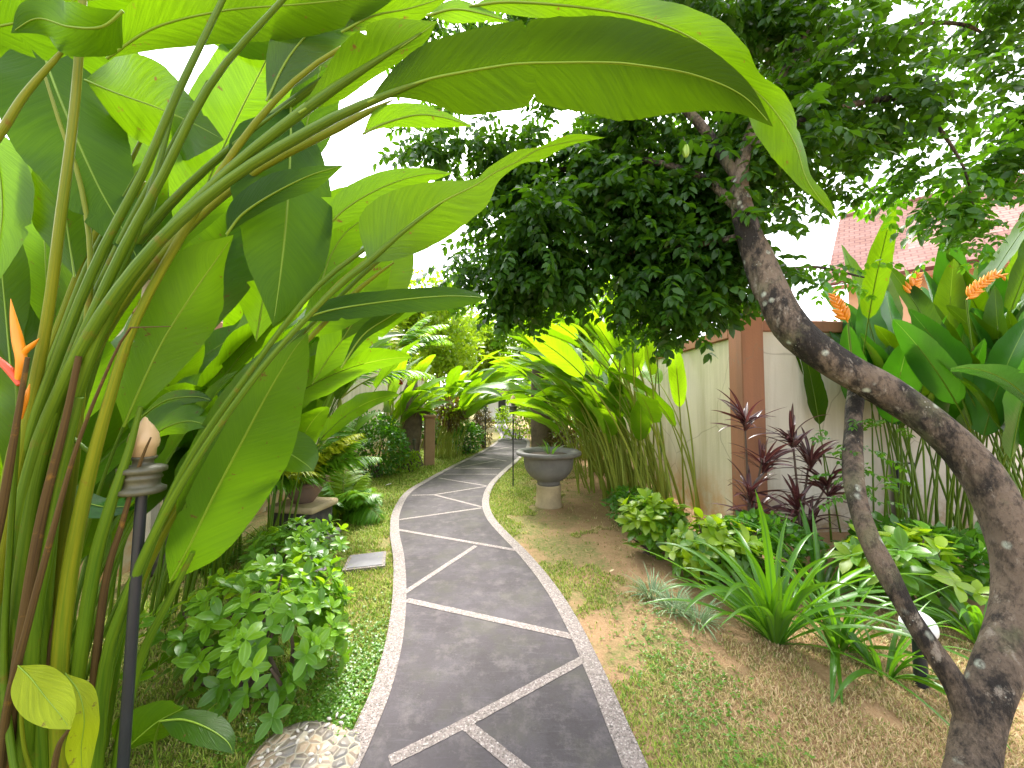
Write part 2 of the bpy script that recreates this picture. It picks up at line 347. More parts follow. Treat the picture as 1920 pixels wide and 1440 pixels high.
c = g.mix(g.mapr(g.noise(ms.outputs[0], 34, 5, .75), .5, .62, 0, .6), c, (.012, .009, .007)); c = g.mix(g.mapr(g.noise(ms.outputs[0], 15, 6, .75), .58, .66, 0, .7), c, (.36, .31, .25))
hgt = g.math('ADD', g.noise(ms.outputs[0], 34, 6, .75), g.math('MULTIPLY', g.noise(ms.outputs[0], 9, 4), 2))
g.out(c, .75, g.bump(hgt, 1.0, .03), .3); M['bark'] = m
M['bark_far'] = flat('dull_bark', (.16, .12, .085), .9, .5, 7, .8, .2, dirt=(.05, .035, .03))
M['twig'] = flat('twig', (.09, .06, .045), .8, .3, 20, .3)
# masonry
def wallmat(name, c, stain, ground_stain):
    m, n = newmat(name); g = G(n); p = g.pos(); sp = g.nd('ShaderNodeSeparateXYZ'); g.lk(p, sp.inputs[0])
    col = g.mix(g.noise(p, 1.3, 5, .6), [x*.86 for x in c], [min(1, x*1.06) for x in c])
    ms = g.nd('ShaderNodeMapping'); ms.inputs['Scale'].default_value = (3.2, 3.2, .25); g.lk(p, ms.inputs[0])
    col = g.mix(g.mapr(g.noise(ms.outputs[0], 1.6, 5, .65), .44, .68, 0, .7), col, stain)
    f = g.math('MULTIPLY', g.mapr(sp.outputs[2], .0, .75, 1, 0), g.mapr(g.noise(p, 4, 5, .7), .35, .6, 0, 1)); col = g.mix(f, col, ground_stain)
    vo = g.nd('ShaderNodeTexVoronoi', feature='DISTANCE_TO_EDGE'); vo.inputs['Scale'].default_value = .9; g.lk(g.mix(.25, p, g.nd('ShaderNodeTexNoise').outputs['Color']), vo.inputs['Vector'])
    col = g.mix(g.mapr(vo.outputs['Distance'], 0, .006, .5, 0), col, (.2, .17, .12))
    g.out(col, .9, g.bump(g.noise(p, 40, 5, .6), .25, .01), .2); return m
M['cream'] = wallmat('cream_render', (.62, .56, .42), (.40, .36, .22), (.50, .27, .09))
M['cream_w'] = wallmat('pale_render', (.68, .64, .56), (.46, .42, .33), (.36, .25, .14))
M['terra'] = wallmat('terracotta_paint', (.34, .16, .095), (.22, .12, .08), (.25, .10, .06))
M['stone'] = flat('weathered_stone', (.20, .19, .17), .85, .35, 7, .8, .25, dirt=(.09, .095, .075))
M['stone_w'] = flat('pale_sandstone', (.46, .36, .22), .85, .3, 9, .8, .25, dirt=(.28, .22, .15))
M['dark_stone'] = flat('dark_carved_stone', (.045, .042, .038), .8, .5, 30, 1.0, .3, dirt=(.11, .10, .08))
M['black'] = flat('black_metal', (.018, .02, .026), .4, .3, 20, .15, .5)
M['brass'] = flat('aged_brass', (.09, .085, .05), .45, .4, 25, .3, .5, dirt=(.04, .05, .035))
M['teak'] = flat('pale_flame_glass', (.58, .40, .22), .35, .15, 8, .05, .5)
M['white'] = flat('white_ceramic', (.74, .74, .78), .3, .08, 6, .05)
M['slab'] = flat('grey_slab', (.16, .15, .165), .6, .25, 6, .2, .4, dirt=(.26, .25, .26))
M['dirtfill'] = flat('potting_soil', (.06, .04, .028), .95, .5, 30, 1)
m, n = newmat('clay_tiles'); g = G(n); uv = g.nd('ShaderNodeUVMap').outputs[0]
br = g.nd('ShaderNodeTexBrick'); br.inputs['Scale'].default_value = 1; br.inputs['Brick Width'].default_value = .24; br.inputs['Row Height'].default_value = .17; br.inputs['Mortar Size'].default_value = .016
br.inputs['Color1'].default_value = (.22, .105, .08, 1); br.inputs['Color2'].default_value = (.29, .15, .12, 1); br.inputs['Mortar'].default_value = (.13, .05, .045, 1); g.lk(uv, br.inputs['Vector'])
sp = g.nd('ShaderNodeSeparateXYZ'); g.lk(uv, sp.inputs[0]); saw = g.math('FRACT', g.math('DIVIDE', sp.outputs[1], .17))
c = g.mix(g.mapr(g.noise(g.objc(), 1.2, 5), .45, .7, 0, .5), br.outputs['Color'], (.30, .17, .15))
g.out(c, .75, g.bump(saw, .9, .03), .3); M['tiles'] = m
# pebble stepping stone
m, n = newmat('river_pebbles'); g = G(n); p = g.pos()
vo = g.nd('ShaderNodeTexVoronoi'); vo.inputs['Scale'].default_value = 21; g.lk(p, vo.inputs['Vector'])
ve = g.nd('ShaderNodeTexVoronoi', feature='DISTANCE_TO_EDGE'); ve.inputs['Scale'].default_value = 21; g.lk(p, ve.inputs['Vector'])
sx = g.nd('ShaderNodeSeparateColor'); g.lk(vo.outputs['Color'], sx.inputs[0])
c = g.ramp(sx.outputs[1], [(0, (.10, .095, .09)), (.4, (.20, .18, .16)), (.7, (.36, .27, .19)), (1, (.5, .4, .3))])
c = g.mix(g.mapr(g.noise(p, 3, 3), .45, .6, 0, .5), c, (.36, .24, .13))
c = g.mix(g.mapr(ve.outputs['Distance'], .03, .09, 1, 0), c, (.40, .35, .27))
g.out(c, .6, g.bump(g.mapr(ve.outputs['Distance'], .0, .3, 0, 1), .9, .015), .4); M['river'] = m
print('materials done')
# ------------------------------------------------------------------ ground, path
rg = np.random.default_rng(7)
mb = MB()      # one sheet: fine near the camera, coarse to the horizon
xs = np.concatenate([[-300, -80, -30, -14], np.linspace(-8, 9, 110), [15, 30, 80, 300]])
ys = np.concatenate([[-60, -20, -5], np.linspace(-1, 16, 120), [20, 26, 40, 80, 200, 400]])
X, Y = np.meshgrid(xs, ys)
def gz(x, y):
    b = .012*np.sin(x*2.1+y*1.3)+.009*np.sin(x*5.3-y*3.7)+.006*np.sin(x*11+y*9)
    return np.where((np.abs(x) < 9) & (y < 16), b*.55-.012, -.012)
mb.add(np.stack([X, Y, gz(X, Y)], -1).reshape(-1, 3), grid_faces(len(ys), len(xs)))
tag(mb.build('ground', M['ground'], loc=(0, 0, 0)), kind='structure')

Lpx = [(560, 1560), (630, 1440), (665, 1370), (700, 1290), (725, 1200), (736, 1120), (737, 1050), (731, 1000), (737, 960), (760, 925), (800, 900), (850, 873), (900, 848), (930, 829), (938, 816), (930, 804), (928, 797), (934, 790)]
Rpx = [(1260, 1560), (1212, 1440), (1180, 1370), (1135, 1270), (1085, 1170), (1040, 1100), (990, 1040), (950, 1000), (925, 970), (917, 940), (927, 910), (953, 882), (975, 862), (990, 845), (992, 828), (975, 815), (952, 802), (946, 790)]
NP = 260
LO = spl([gd(*p) for p in Lpx], NP); RO = spl([gd(*p) for p in Rpx], NP)
def offs(P, sgn, w):
    T = tangents(P); N = np.stack([T[:, 1], -T[:, 0], np.zeros(len(P))], 1)   # right of travel
    return P+N*sgn*w
wob = .004*np.sin(np.arange(NP)*1.9)
LI = offs(LO, 1, .105); RI = offs(RO, -1, .105)
def strip(mb, A, B, z, skirt=True, zb=-.02):
    n = len(A); A = A.copy(); B = B.copy(); A[:, 2] = z; B[:, 2] = z
    V = np.stack([A, B], 1).reshape(-1, 3); mb.add(V, grid_faces(n, 2)[:, ::-1])
    if skirt:
        for P, s in ((A, 1), (B, -1)):
            Q = P.copy(); Q[:, 2] = zb; V = np.stack([P, Q], 1).reshape(-1, 3); mb.add(V, grid_faces(n, 2)[:, ::s])
mb = MB(); k = np.linspace(0, 1, 8)[None, :, None]
PV = (LO[:, None]*(1-k)+RO[:, None]*k); PV[..., 2] = .018
mb.add(PV.reshape(-1, 3), grid_faces(NP, 8)[:, ::-1]); tag(mb.build('path', M['path'], smooth=False), kind='structure')
mb = MB(); strip(mb, LO, LI, .023); strip(mb, RI, RO, .023)
tag(mb.build('path_kerb', M['pebble'], smooth=False), kind='structure')
SL = [((730, 1436), (868, 1366), .056), ((868, 1366), (1098, 1240), .056), ((872, 1366), (990, 1462), .06), ((762, 1130), (1080, 1201), .06), ((758, 1116), (892, 1027), .052),
      ((744, 996), (972, 1036), .052), ((744, 978), (903, 955), .05), ((814, 930), (903, 953), .05), ((772, 931), (814, 930), .05), ((814, 930), (912, 914), .05), ((822, 898), (912, 913), .05),
      ((831, 891), (932, 891), .05), ((852, 880), (938, 880), .05), ((855, 879), (932, 865), .05), ((893, 857), (950, 866), .05), ((905, 852), (955, 853), .05), ((915, 847), (962, 838), .05), ((925, 838), (975, 843), .05), ((938, 829), (985, 832), .05)]
mb = MB()
for i, (a, b, wd) in enumerate(SL):
    A, B = gd(*a), gd(*b); t = nrmz(B-A); nn = np.array([-t[1], t[0], 0])*wd/2; z = .0205+.0002*i*.5
    q = np.linspace(0, 1, 24)[:, None]; c = A+(B-A)*q; jt = rg.normal(0, .0018, (24, 1))
    P1 = c+nn*(1+jt/.05); P2 = c-nn*(1+jt[::-1]/.05); P1[:, 2] = P2[:, 2] = z
    mb.add(np.stack([P1, P2], 1).reshape(-1, 3), grid_faces(24, 2))
tag(mb.build('path_inlay', M['pebble'], smooth=False), kind='structure')

# grass: short blades over both lawns
def inpath(x, y, m=.0):
    l = np.interp(y, LO[:, 1], LO[:, 0]); r = np.interp(y, RO[:, 1], RO[:, 0]); return (x > l-m) & (x < r+m)
def vnoise(x, y, s, seed):
    r = np.random.default_rng(seed); T = r.random((64, 64)); x = x*s+31.3; y = y*s+17.7
    i, j = np.floor(x).astype(int), np.floor(y).astype(int); u, v = x-i, y-j; u = u*u*(3-2*u); v = v*v*(3-2*v)
    f = lambda a, b: T[a % 64, b % 64]
    return (f(i, j)*(1-u)+f(i+1, j)*u)*(1-v)+(f(i, j+1)*(1-u)+f(i+1, j+1)*u)*v
NG = 620000
u = rg.random(NG); gy = .9+11*u**1.7; gx = rg.uniform(-2.6, 3.0, NG)*np.clip(.45+gy/3, .6, 1.6)
den = .5*vnoise(gx, gy, 1.3, 1)+.3*vnoise(gx, gy, 3.7, 2)+.2*vnoise(gx, gy, 9, 3)
right = gx > np.interp(gy, RO[:, 1], RO[:, 0])
rdist = gx-np.interp(gy, RO[:, 1], RO[:, 0])
ok = ~inpath(gx, gy, -.006) & np.where(right, (den > .34+.24*np.clip(rdist-.12, 0, 1.1)) | (np.random.default_rng(5).random(NG) < .035), den > .20)
ok &= (gx > -3.1) & ~((gx > 2.6) & (gy > 4))
gx, gy, right, rdist = gx[ok], gy[ok], right[ok], rdist[ok]; n_ = len(gx)
h = rg.uniform(.012, .038, n_)*np.where(right, .75, 1.15)*(.7+gy*.09); a = rg.uniform(0, 6.28, n_); lean = rg.uniform(.2, 1.6, n_)*h
wd = (.0011+.0006*gy)*rg.uniform(.8, 1.5, n_)
b0 = np.stack([gx, gy, gz(gx, gy)-.002], 1); sd_ = np.stack([np.cos(a+1.57), np.sin(a+1.57), 0*a], 1)*wd[:, None]
ln = np.stack([np.cos(a), np.sin(a), 0*a], 1)*lean[:, None]; up = np.array([0, 0, 1.])
V = np.stack([b0-sd_, b0+sd_, b0+ln*.45+up*(h*.75)[:, None]+sd_*.7, b0+ln*.45+up*(h*.75)[:, None]-sd_*.7, b0+ln+up*h[:, None]], 1)
mb = MB(); ii = np.arange(n_)[:, None]*5
mb.add(V.reshape(-1, 3), ii+np.array([[0, 1, 2, 3]])); mb.F.append(ii+np.array([[3, 2, 4]])); mb.M.append(np.zeros(n_))
tag(mb.build('lawn_grass', M['grass'], loc=(0, 0, 0)), 'short patchy lawn grass on both sides of the curving path', 'grass', kind='stuff')
# weeds: low rosettes with small round leaves on the near left lawn
def weeds(name, n, cx, cy, rx, ry, label, mat, sz):
    x = cx+rx*rg.standard_normal(n)*.5; y = cy+ry*rg.standard_normal(n)*.5; k = ~inpath(x, y, .01); x, y = x[k], y[k]
    T, F, U = leaf_t(1, .32, 3, .15, .3); mb = MB(); m_ = 3
    a = rg.uniform(0, 6.28, (len(x), m_)).ravel(); xx = np.repeat(x, m_); yy = np.repeat(y, m_)
    d = np.stack([np.cos(a), np.sin(a), rg.uniform(.1, .9, len(a))], 1)
    inst(mb, T, F, U, np.stack([xx, yy, gz(xx, yy)+rg.uniform(.004, .03, len(a))], 1), frames(d, np.array([0, 0, 1.])), rg.uniform(.7, 1.3, len(a))*sz)
    return tag(mb.build(name, mat), label, 'ground cover', kind='stuff')
weeds('ground_cover', 5200, -.78, 1.95, .5, .75, 'dense small-leaved green ground cover along the left kerb near the camera', M['shrub'], .017)
weeds('clover_patch', 700, .98, 2.2, .35, 1.1, 'green clover growing along the right kerb', M['shrub'], .016)

# ------------------------------------------------------------------ generic plant makers
UP = np.array([0, 0, 1.])
def curve(base, az, lean0, bend, L, n=18, pw=1.5, twist=0):
    t = np.linspace(0, 1, n); th = lean0+bend*t**pw; a = az+twist*t
    d = np.stack([np.cos(a)*np.sin(th), np.sin(a)*np.sin(th), np.cos(th)], 1)
    P = np.concatenate([[np.zeros(3)], np.cumsum((d[:-1]+d[1:])/2*(L/(n-1)), axis=0)]); return P+np.array(base)
def sidevec(P, az, roll=0):
    T = tangents(P); s = np.array([-math.sin(az), math.cos(az), 0.]); s = nrmz(s-T*(T@s)[:, None]); nn = np.cross(T, s)
    nn = np.where(nn[:, 2:3] < 0, -nn, nn) if False else nn
    c, q = math.cos(roll), math.sin(roll); return s*c+nn*q, nn*c-s*q
def prof(n, a=.72, b=.62): 
    t = np.linspace(0, 1, n); return np.sin(math.pi*t**a)**b*np.where(t > .999, 0, 1)*np.where(t < .001, .0, 1)
def heli(root, base, az, lean0, bend, Lp, Lb, W, mat, smat, r, rs=.012, roll=None, pw=1.6, one=None):
    """one heliconia leaf: petiole Lp metres, blade Lb metres, half width W"""
    n = 34; P = curve(base, az, lean0, bend, Lp+Lb, n, pw); k = max(3, int(n*Lp/(Lp+Lb))); roll = r.normal(0, .5) if roll is None else roll
    B = spl(P[k-1:], 22); s, q = sidevec(B, az, roll); w_ = prof(22)*W
    tgt = MB() if one is None else one[0]; st = MB() if one is None else one[1]
    blade(tgt, B, w_, w_, s, q, 2, .22, .10, int(r.integers(1e6)), 0, .05)
    tube(st, P[:k+8:1] if k+8 < n else P, np.linspace(rs, rs*.22, len(P[:k+8])), 6)
    if one is None: tgt.build('leaf', mat, root); st.build('stalk', smat, root)
def clump(name, base, label, group, n, az, azs, lean, bend, Lp, Lb, W, mats, smat, seed, spread=.15, rs=.012, parts=True):
    r = np.random.default_rng(seed); root = empty(name, base, label, 'tropical plant', group); one = None if parts else (MB(), MB())
    for i in range(n):
        b = np.array(base)+np.array([r.normal(0, spread), r.normal(0, spread), -.02]); f = r.random()
        heli(root, b, az+r.uniform(-azs, azs), r.uniform(*lean), r.uniform(*bend), r.uniform(*Lp), r.uniform(*Lb), W*r.uniform(.75, 1.2), mats[int(r.integers(len(mats)))], smat, r, rs*r.uniform(.7, 1.2), one=one)
    if one: one[0].build('foliage', mats[0], root); one[1].build('stalk', smat, root)
    return root
def bush(name, base, rad, n, label, mat, leaf=.06, stems=6, seed=1, group=None, cat='shrub', shape=(.3, .2), whorl=1, tip=None, hol=.35, lump=.25):
    """shrub or hedge: leaves clustered in the shell of a lumpy ellipsoid, on real stems"""
    r = np.random.default_rng(seed); base = np.array(base, float); rad = np.array(rad, float); root = empty(name, base, label, cat, group)
    c = base+UP*rad[2]; d = nrmz(r.standard_normal((n, 3))); d[:, 2] = np.abs(d[:, 2])*np.where(r.random(n) < .3, -1, 1)
    q = sum(np.sin(d@r.normal(0, 2.6, 3)*1.6+r.uniform(0, 6)) for _ in range(4))/4
    R = (hol+(1-hol)*r.random(n)**.45)*(1+lump*q); P = c+d*R[:, None]*rad; P[:, 2] = np.maximum(P[:, 2], base[2]+.03)
    if whorl > 1:
        P = np.repeat(P, whorl, 0); dd = np.repeat(d, whorl, 0); a = np.tile(np.arange(whorl)*6.28/whorl, n)+np.repeat(r.uniform(0, 6, n), whorl)
        ax = nrmz(dd+UP*.9+np.repeat(r.normal(0, .35, (n, 3)), whorl, 0)); e1 = nrmz(np.cross(ax, [0.3, .9, .1])); e2 = np.cross(ax, e1)
        dr = e1*np.cos(a)[:, None]+e2*np.sin(a)[:, None]+ax*r.uniform(-.1, 1.3, len(a))[:, None]; P = P+ax*(r.uniform(-.25, .1, len(a))*leaf)[:, None]; upv = ax
    else: dr = d+r.normal(0, .7, d.shape)+UP*-.1; upv = nrmz(r.normal(0, .5, d.shape)+UP)
    T, F, U = leaf_t(1, shape[0], 5, .2, shape[1], 1.15, .62) if whorl > 1 else leaf_t(1, shape[0], 3, .2, shape[1]); m2 = MB(); sc = leaf*r.uniform(.65, 1.25, len(P))
    if tip is not None:
        kt = (np.repeat(R, whorl) > .68) & (np.repeat(d[:, 2], whorl) > -.1) & (np.repeat(r.random(n), whorl) < tip[1])
        inst(m2, T, F, U, P[~kt], frames(dr[~kt], upv[~kt]), sc[~kt], 0); inst(m2, T, F, U, P[kt], frames(dr[kt], upv[kt]), sc[kt], 1)
        m2.build('foliage', [mat, tip[0]], root)
    else: inst(m2, T, F, U, P, frames(dr, upv), sc, 0); m2.build('foliage', mat, root)
    st = MB()
    for i in range(stems):
        e = c+nrmz(r.normal(0, 1, 3)+UP)*rad*.85; b = base+np.array([r.normal(0, .12*rad[0]), r.normal(0, .12*rad[1]), -.02])
        m_ = (b+e)/2+r.normal(0, .12, 3)*rad; tube(st, spl([b, m_, e], 8), np.linspace(.014, .004, 8)*(1+rad[2]), 5)
    st.build('stem', M['twig'], root); return root
def straps(name, base, label, group, n, L, W, mat, seed, lean=(.1, 1.0), bend=(.6, 1.7), cup=.4, az=0, azs=3.14, cat='strap-leaved plant'):
    r = np.random.default_rng(seed); root = empty(name, base, label, cat, group); m2 = MB()
    for i in range(n):
        a = az+r.uniform(-azs, azs); l = r.uniform(*L); P = curve(np.array(base)+np.array([.04*math.cos(a), .04*math.sin(a), -.01]), a, r.uniform(*lean), r.uniform(*bend), l, 16, 1.4, r.normal(0, .2))
        t = np.linspace(0, 1, 16); w_ = W*r.uniform(.7, 1.2)*np.minimum(1, .55+t*1.5)*(1-t**3.2); s, q = sidevec(P, a, r.normal(0, .25)); blade(m2, P, w_, w_, s, q, 1, cup, .05, int(r.integers(1e6)))
    m2.build('foliage', mat, root); return root
def frond(m2, st, base, az, lean0, bend, L, leafl, n, r, drop=.5, mat=0):
    P = curve(base, az, lean0, bend, L, 24, 1.3); tube(st, P, np.linspace(.010, .002, 24)*(L/1.2), 5); T, F, U = leaf_t(1, .07, 3, .3, .35, .6)
    t = np.repeat(np.linspace(.22, .99, n), 2); Q = np.stack([np.interp(t, np.linspace(0, 1, 24), P[:, k]) for k in range(3)], 1); TT = tangents(P)
    tt = np.stack([np.interp(t, np.linspace(0, 1, 24), TT[:, k]) for k in range(3)], 1); sd = np.tile([1., -1.], n)[:, None]*np.array([-math.sin(az), math.cos(az), 0])
    d = nrmz(sd*.9+tt*.65-UP*drop*.3+r.normal(0, .08, tt.shape)); sc = leafl*np.sin(math.pi*np.clip(t*.85+.12, 0, 1))**.7*r.uniform(.85, 1.1, len(t))
    inst(m2, T, F, U, Q, frames(d, nrmz(np.cross(tt, d)*np.tile([1., -1.], n)[:, None]+UP*.3)), sc, mat)
def palm(name, base, label, n, L, leafl, mats, seed, lean=(.1, .7), bend=(.8, 1.6), nl=34, az=0, azs=3.14, mixf=.5, h=0.):
    r = np.random.default_rng(seed); root = empty(name, base, label, 'palm'); m2 = MB(); st = MB()
    for i in range(n):
        b = np.array(base)+np.array([r.normal(0, .03), r.normal(0, .03), h]); frond(m2, st, b, az+r.uniform(-azs, azs), r.uniform(*lean), r.uniform(*bend), r.uniform(*L), leafl, nl, r, mat=int(r.random() < mixf))
    if h: 
        for k in range(3): tube(st, spl([np.array(base)+[.05*k, 0, -.02], np.array(base)+[.05*k-.05, .03*k, h*.6], np.array(base)+[0, 0, h]], 8), .025, 7)
    m2.build('frond', mats, root); st.build('stalk', M['stalk_far'], root); return root

# hero pieces placed through measured points of the photo, each at its own depth
def hleaf(root, pts, mat, roll=0, cup=.12, wave=.08, nc=4, seed=1, rib=.004, ribmat='midrib', edge=.02, n=44):
    A = np.array(pts, float); C = spl(np.c_[[at(*p[:3]) for p in pts], A[:, 2], A[:, 3:5]], n)
    P, wl, wr = C[:, :3], np.maximum(C[:, 4], 0), np.maximum(C[:, 5], 0)
    T = tangents(P); v = nrmz(P-CAM); s = nrmz(np.cross(T, v)); q = np.cross(s, T)
    ppm = np.linalg.norm(proj(P+s*.01)-proj(P), axis=1)/.01; wl = wl/ppm; wr = wr/ppm
    rn = np.random.default_rng(seed+500)
    if n > 40:
        for _ in range(1): k_ = rn.integers(int(n*.2), int(n*.85)); (wl if rn.random() < .5 else wr)[k_] *= rn.uniform(.7, .88)
    rl = np.radians(np.interp(np.linspace(0, 1, n), np.linspace(0, 1, len(roll)), roll) if np.ndim(roll) else np.full(n, float(roll)))[:, None]
    s2 = s*np.cos(rl)+q*np.sin(rl); q2 = q*np.cos(rl)-s*np.sin(rl); k = 1/np.maximum(.55, np.cos(rl[:, 0]))
    m2 = MB(); blade(m2, P, wr*k, wl*k, s2, q2, nc, cup, wave, seed, 0, edge); o = m2.build('leaf', mat, root)
    if rib:
        m3 = MB(); vd = np.sign(np.sum(q2*-v, axis=1, keepdims=True)); tube(m3, P[:-2]+q2[:-2]*vd[:-2]*rib*.35, np.linspace(rib, rib*.25, n-2), 6); m3.build('midrib', M[ribmat], o)
    return o
def hstalk(root, pts, mat='stalk', n=26, name='stalk', seed=0):
    C = spl(np.c_[[at(*p[:3]) for p in pts], [p[3]*p[2]/FPX/2/math.hypot(1, (p[0]-CX)/FPX) for p in pts]], n); r = np.random.default_rng(seed); m2 = MB()
    tube(m2, C[:, :3], C[:, 3], 10, rough=.0, rng=r); return m2.build(name, M[mat], root)
# ------------------------------------------------------------------ near left heliconia
near = empty('heliconia_clump', gd(120, 1600), 'huge heliconia clump leaning in from the left, one leaf arching over the path', 'tropical plant')
S = [ ([(158, -40, 1.05, 18), (140, 200, 1.08, 21), (115, 400, 1.12, 24), (85, 620, 1.18, 28), (40, 850, 1.22, 36), (5, 1050, 1.25, 42), (-20, 1300, 1.3, 46), (-30, 1590, 1.36, 48)], 'stalk_y'),
      ([(432, -30, 1.1, 11), (335, 170, 1.12, 16), (270, 320, 1.15, 18), (187, 480, 1.18, 21), (120, 640, 1.2, 26), (55, 820, 1.22, 32), (20, 1000, 1.26, 40), (0, 1300, 1.3, 44), (-5, 1590, 1.36, 46)], 'stalk'),
      ([(333, 165, 1.2, 9), (300, 300, 1.2, 13), (262, 420, 1.2, 15), (205, 560, 1.22, 18), (160, 700, 1.25, 22), (120, 860, 1.28, 28), (75, 1050, 1.3, 36), (40, 1300, 1.33, 40), (30, 1590, 1.37, 42)], 'stalk'),
      ([(548, -20, 1.0, 10), (400, 150, 1.04, 15), (300, 340, 1.1, 19), (225, 480, 1.14, 22), (140, 670, 1.18, 28), (80, 850, 1.22, 34), (45, 1050, 1.26, 42), (20, 1300, 1.3, 46), (20, 1590, 1.36, 48)], 'stalk'),
      ([(800, 150, .95, 6), (700, 188, .97, 15), (600, 235, 1.02, 20), (440, 330, 1.08, 22), (300, 450, 1.12, 26), (190, 590, 1.15, 32), (110, 740, 1.19, 36), (60, 880, 1.22, 42), (30, 1060, 1.26, 46), (50, 1300, 1.31, 48), (70, 1590, 1.37, 50)], 'stalk'),
      ([(790, 62, 1.0, 4), (720, 105, 1.0, 10), (600, 185, 1.03, 20), (440, 310, 1.08, 21), (310, 440, 1.13, 24), (215, 570, 1.17, 28), (150, 720, 1.2, 32), (110, 860, 1.24, 38), (90, 1000, 1.27, 44), (75, 1250, 1.32, 46), (90, 1590, 1.38, 48)], 'stalk'),
      ([(640, 90, 1.1, 9), (560, 145, 1.12, 11), (460, 255, 1.15, 14), (350, 425, 1.18, 18), (255, 600, 1.2, 22), (205, 750, 1.23, 27), (165, 900, 1.26, 34), (130, 1080, 1.3, 40), (110, 1300, 1.34, 42), (120, 1590, 1.39, 44)], 'stalk_y'),
      ([(830, 378, 1.2, 4), (745, 443, 1.22, 9), (690, 492, 1.22, 13), (620, 550, 1.25, 13), (500, 680, 1.28, 14), (390, 830, 1.3, 16), (300, 980, 1.34, 22), (235, 1130, 1.37, 28), (195, 1270, 1.4, 32), (170, 1590, 1.44, 36)], 'stalk'),
      ([(760, 400, 1.32, 3), (700, 455, 1.32, 8), (590, 542, 1.32, 12), (470, 695, 1.34, 14), (350, 870, 1.37, 18), (275, 1040, 1.4, 26), (220, 1190, 1.42, 32), (185, 1340, 1.45, 34), (165, 1590, 1.48, 36)], 'stalk'),
      ([(362, 1035, 1.45, 12), (320, 1120, 1.46, 18), (262, 1240, 1.47, 24), (225, 1400, 1.48, 28), (205, 1590, 1.5, 30)], 'stalk'),
      ([(-60, 330, 1.0, 24), (0, 250, 1.0, 22), (45, 180, 1.0, 19), (100, 115, 1.0, 13), (150, 60, 1.0, 5)], 'stalk_y'),
      ([(85, 145, 1.25, 8), (115, 240, 1.25, 10), (150, 340, 1.26, 12), (170, 480, 1.27, 13), (160, 640, 1.3, 18), (140, 860, 1.32, 24), (110, 1100, 1.35, 32), (95, 1590, 1.42, 36)], 'stalk_y'),
      ([(264, 762, 1.3, 12), (240, 850, 1.3, 20), (205, 955, 1.3, 28), (172, 1090, 1.33, 34), (130, 1400, 1.4, 36), (125, 1590, 1.43, 38)], 'stalk'),
      ([(283, 820, 1.32, 6), (262, 870, 1.32, 12), (228, 985, 1.33, 20), (195, 1110, 1.36, 26), (165, 1400, 1.44, 30), (150, 1590, 1.46, 30)], 'stalk_b'),
      ([(148, 668, 1.16, 22), (120, 800, 1.18, 26), (80, 960, 1.2, 34), (50, 1130, 1.23, 38), (20, 1350, 1.28, 42), (0, 1590, 1.34, 44)], 'stalk_b'),
      ([(148, 745, 1.2, 24), (110, 900, 1.22, 30), (85, 1040, 1.24, 36), (60, 1200, 1.27, 40), (40, 1590, 1.36, 44)], 'stalk'),
      ([(320, 612, 1.1, 3), (270, 614, 1.1, 5), (238, 622, 1.1, 8), (190, 720, 1.12, 11), (140, 850, 1.14, 15), (95, 1010, 1.17, 22), (50, 1180, 1.2, 26), (10, 1350, 1.25, 30), (-10, 1590, 1.34, 32)], 'stalk_b'),
      ([(52, 670, 1.1, 16), (30, 800, 1.12, 24), (5, 950, 1.15, 32), (-30, 1150, 1.2, 36), (-60, 1590, 1.3, 40)], 'stalk_b'),
      ([(112, 1210, 1.5, 6), (140, 1190, 1.42, 8), (150, 1120, 1.38, 12), (120, 1240, 1.36, 18), (95, 1330, 1.38, 20), (90, 1590, 1.43, 24)][3:], 'stalk_y'),
      ([(185, 800, 1.3, 10), (165, 930, 1.3, 20), (125, 1090, 1.31, 28), (95, 1250, 1.33, 32), (80, 1590, 1.4, 34)], 'stalk_b'),
      ([(85, 760, 1.3, 12), (130, 815, 1.28, 13), (185, 862, 1.26, 11)], 'stalk'),
      ([(130, 1365, 1.2, 12), (105, 1420, 1.22, 22), (85, 1590, 1.3, 26)], 'stalk_b')]
rx = np.random.default_rng(12)
for i in range(13):
    p, m_ = S[[1, 2, 3, 4, 5, 7, 8][i % 7]]; o = rx.uniform(-70, 60); dd = rx.uniform(.06, .35); q = [(x+o*(1-k/(len(p)-1))**.8+rx.normal(0, 5), y, d+dd, w_*rx.uniform(.6, .85)) for k, (x, y, d, w_) in enumerate(p)]
    q = q[1:] if i < 7 else q[2:]; q[0] = (*q[0][:3], 3); S.append((q, m_ if i % 3 else 'stalk_y'))
S = [([(x, y, d, w_*(.9 if y > 500 else 1)*(.72 if m_ == 'stalk_b' else 1)) for (x, y, d, w_) in p], m_) for p, m_ in S]
for i, (p, m_) in enumerate(S): hstalk(near, p, m_, 34, seed=i)
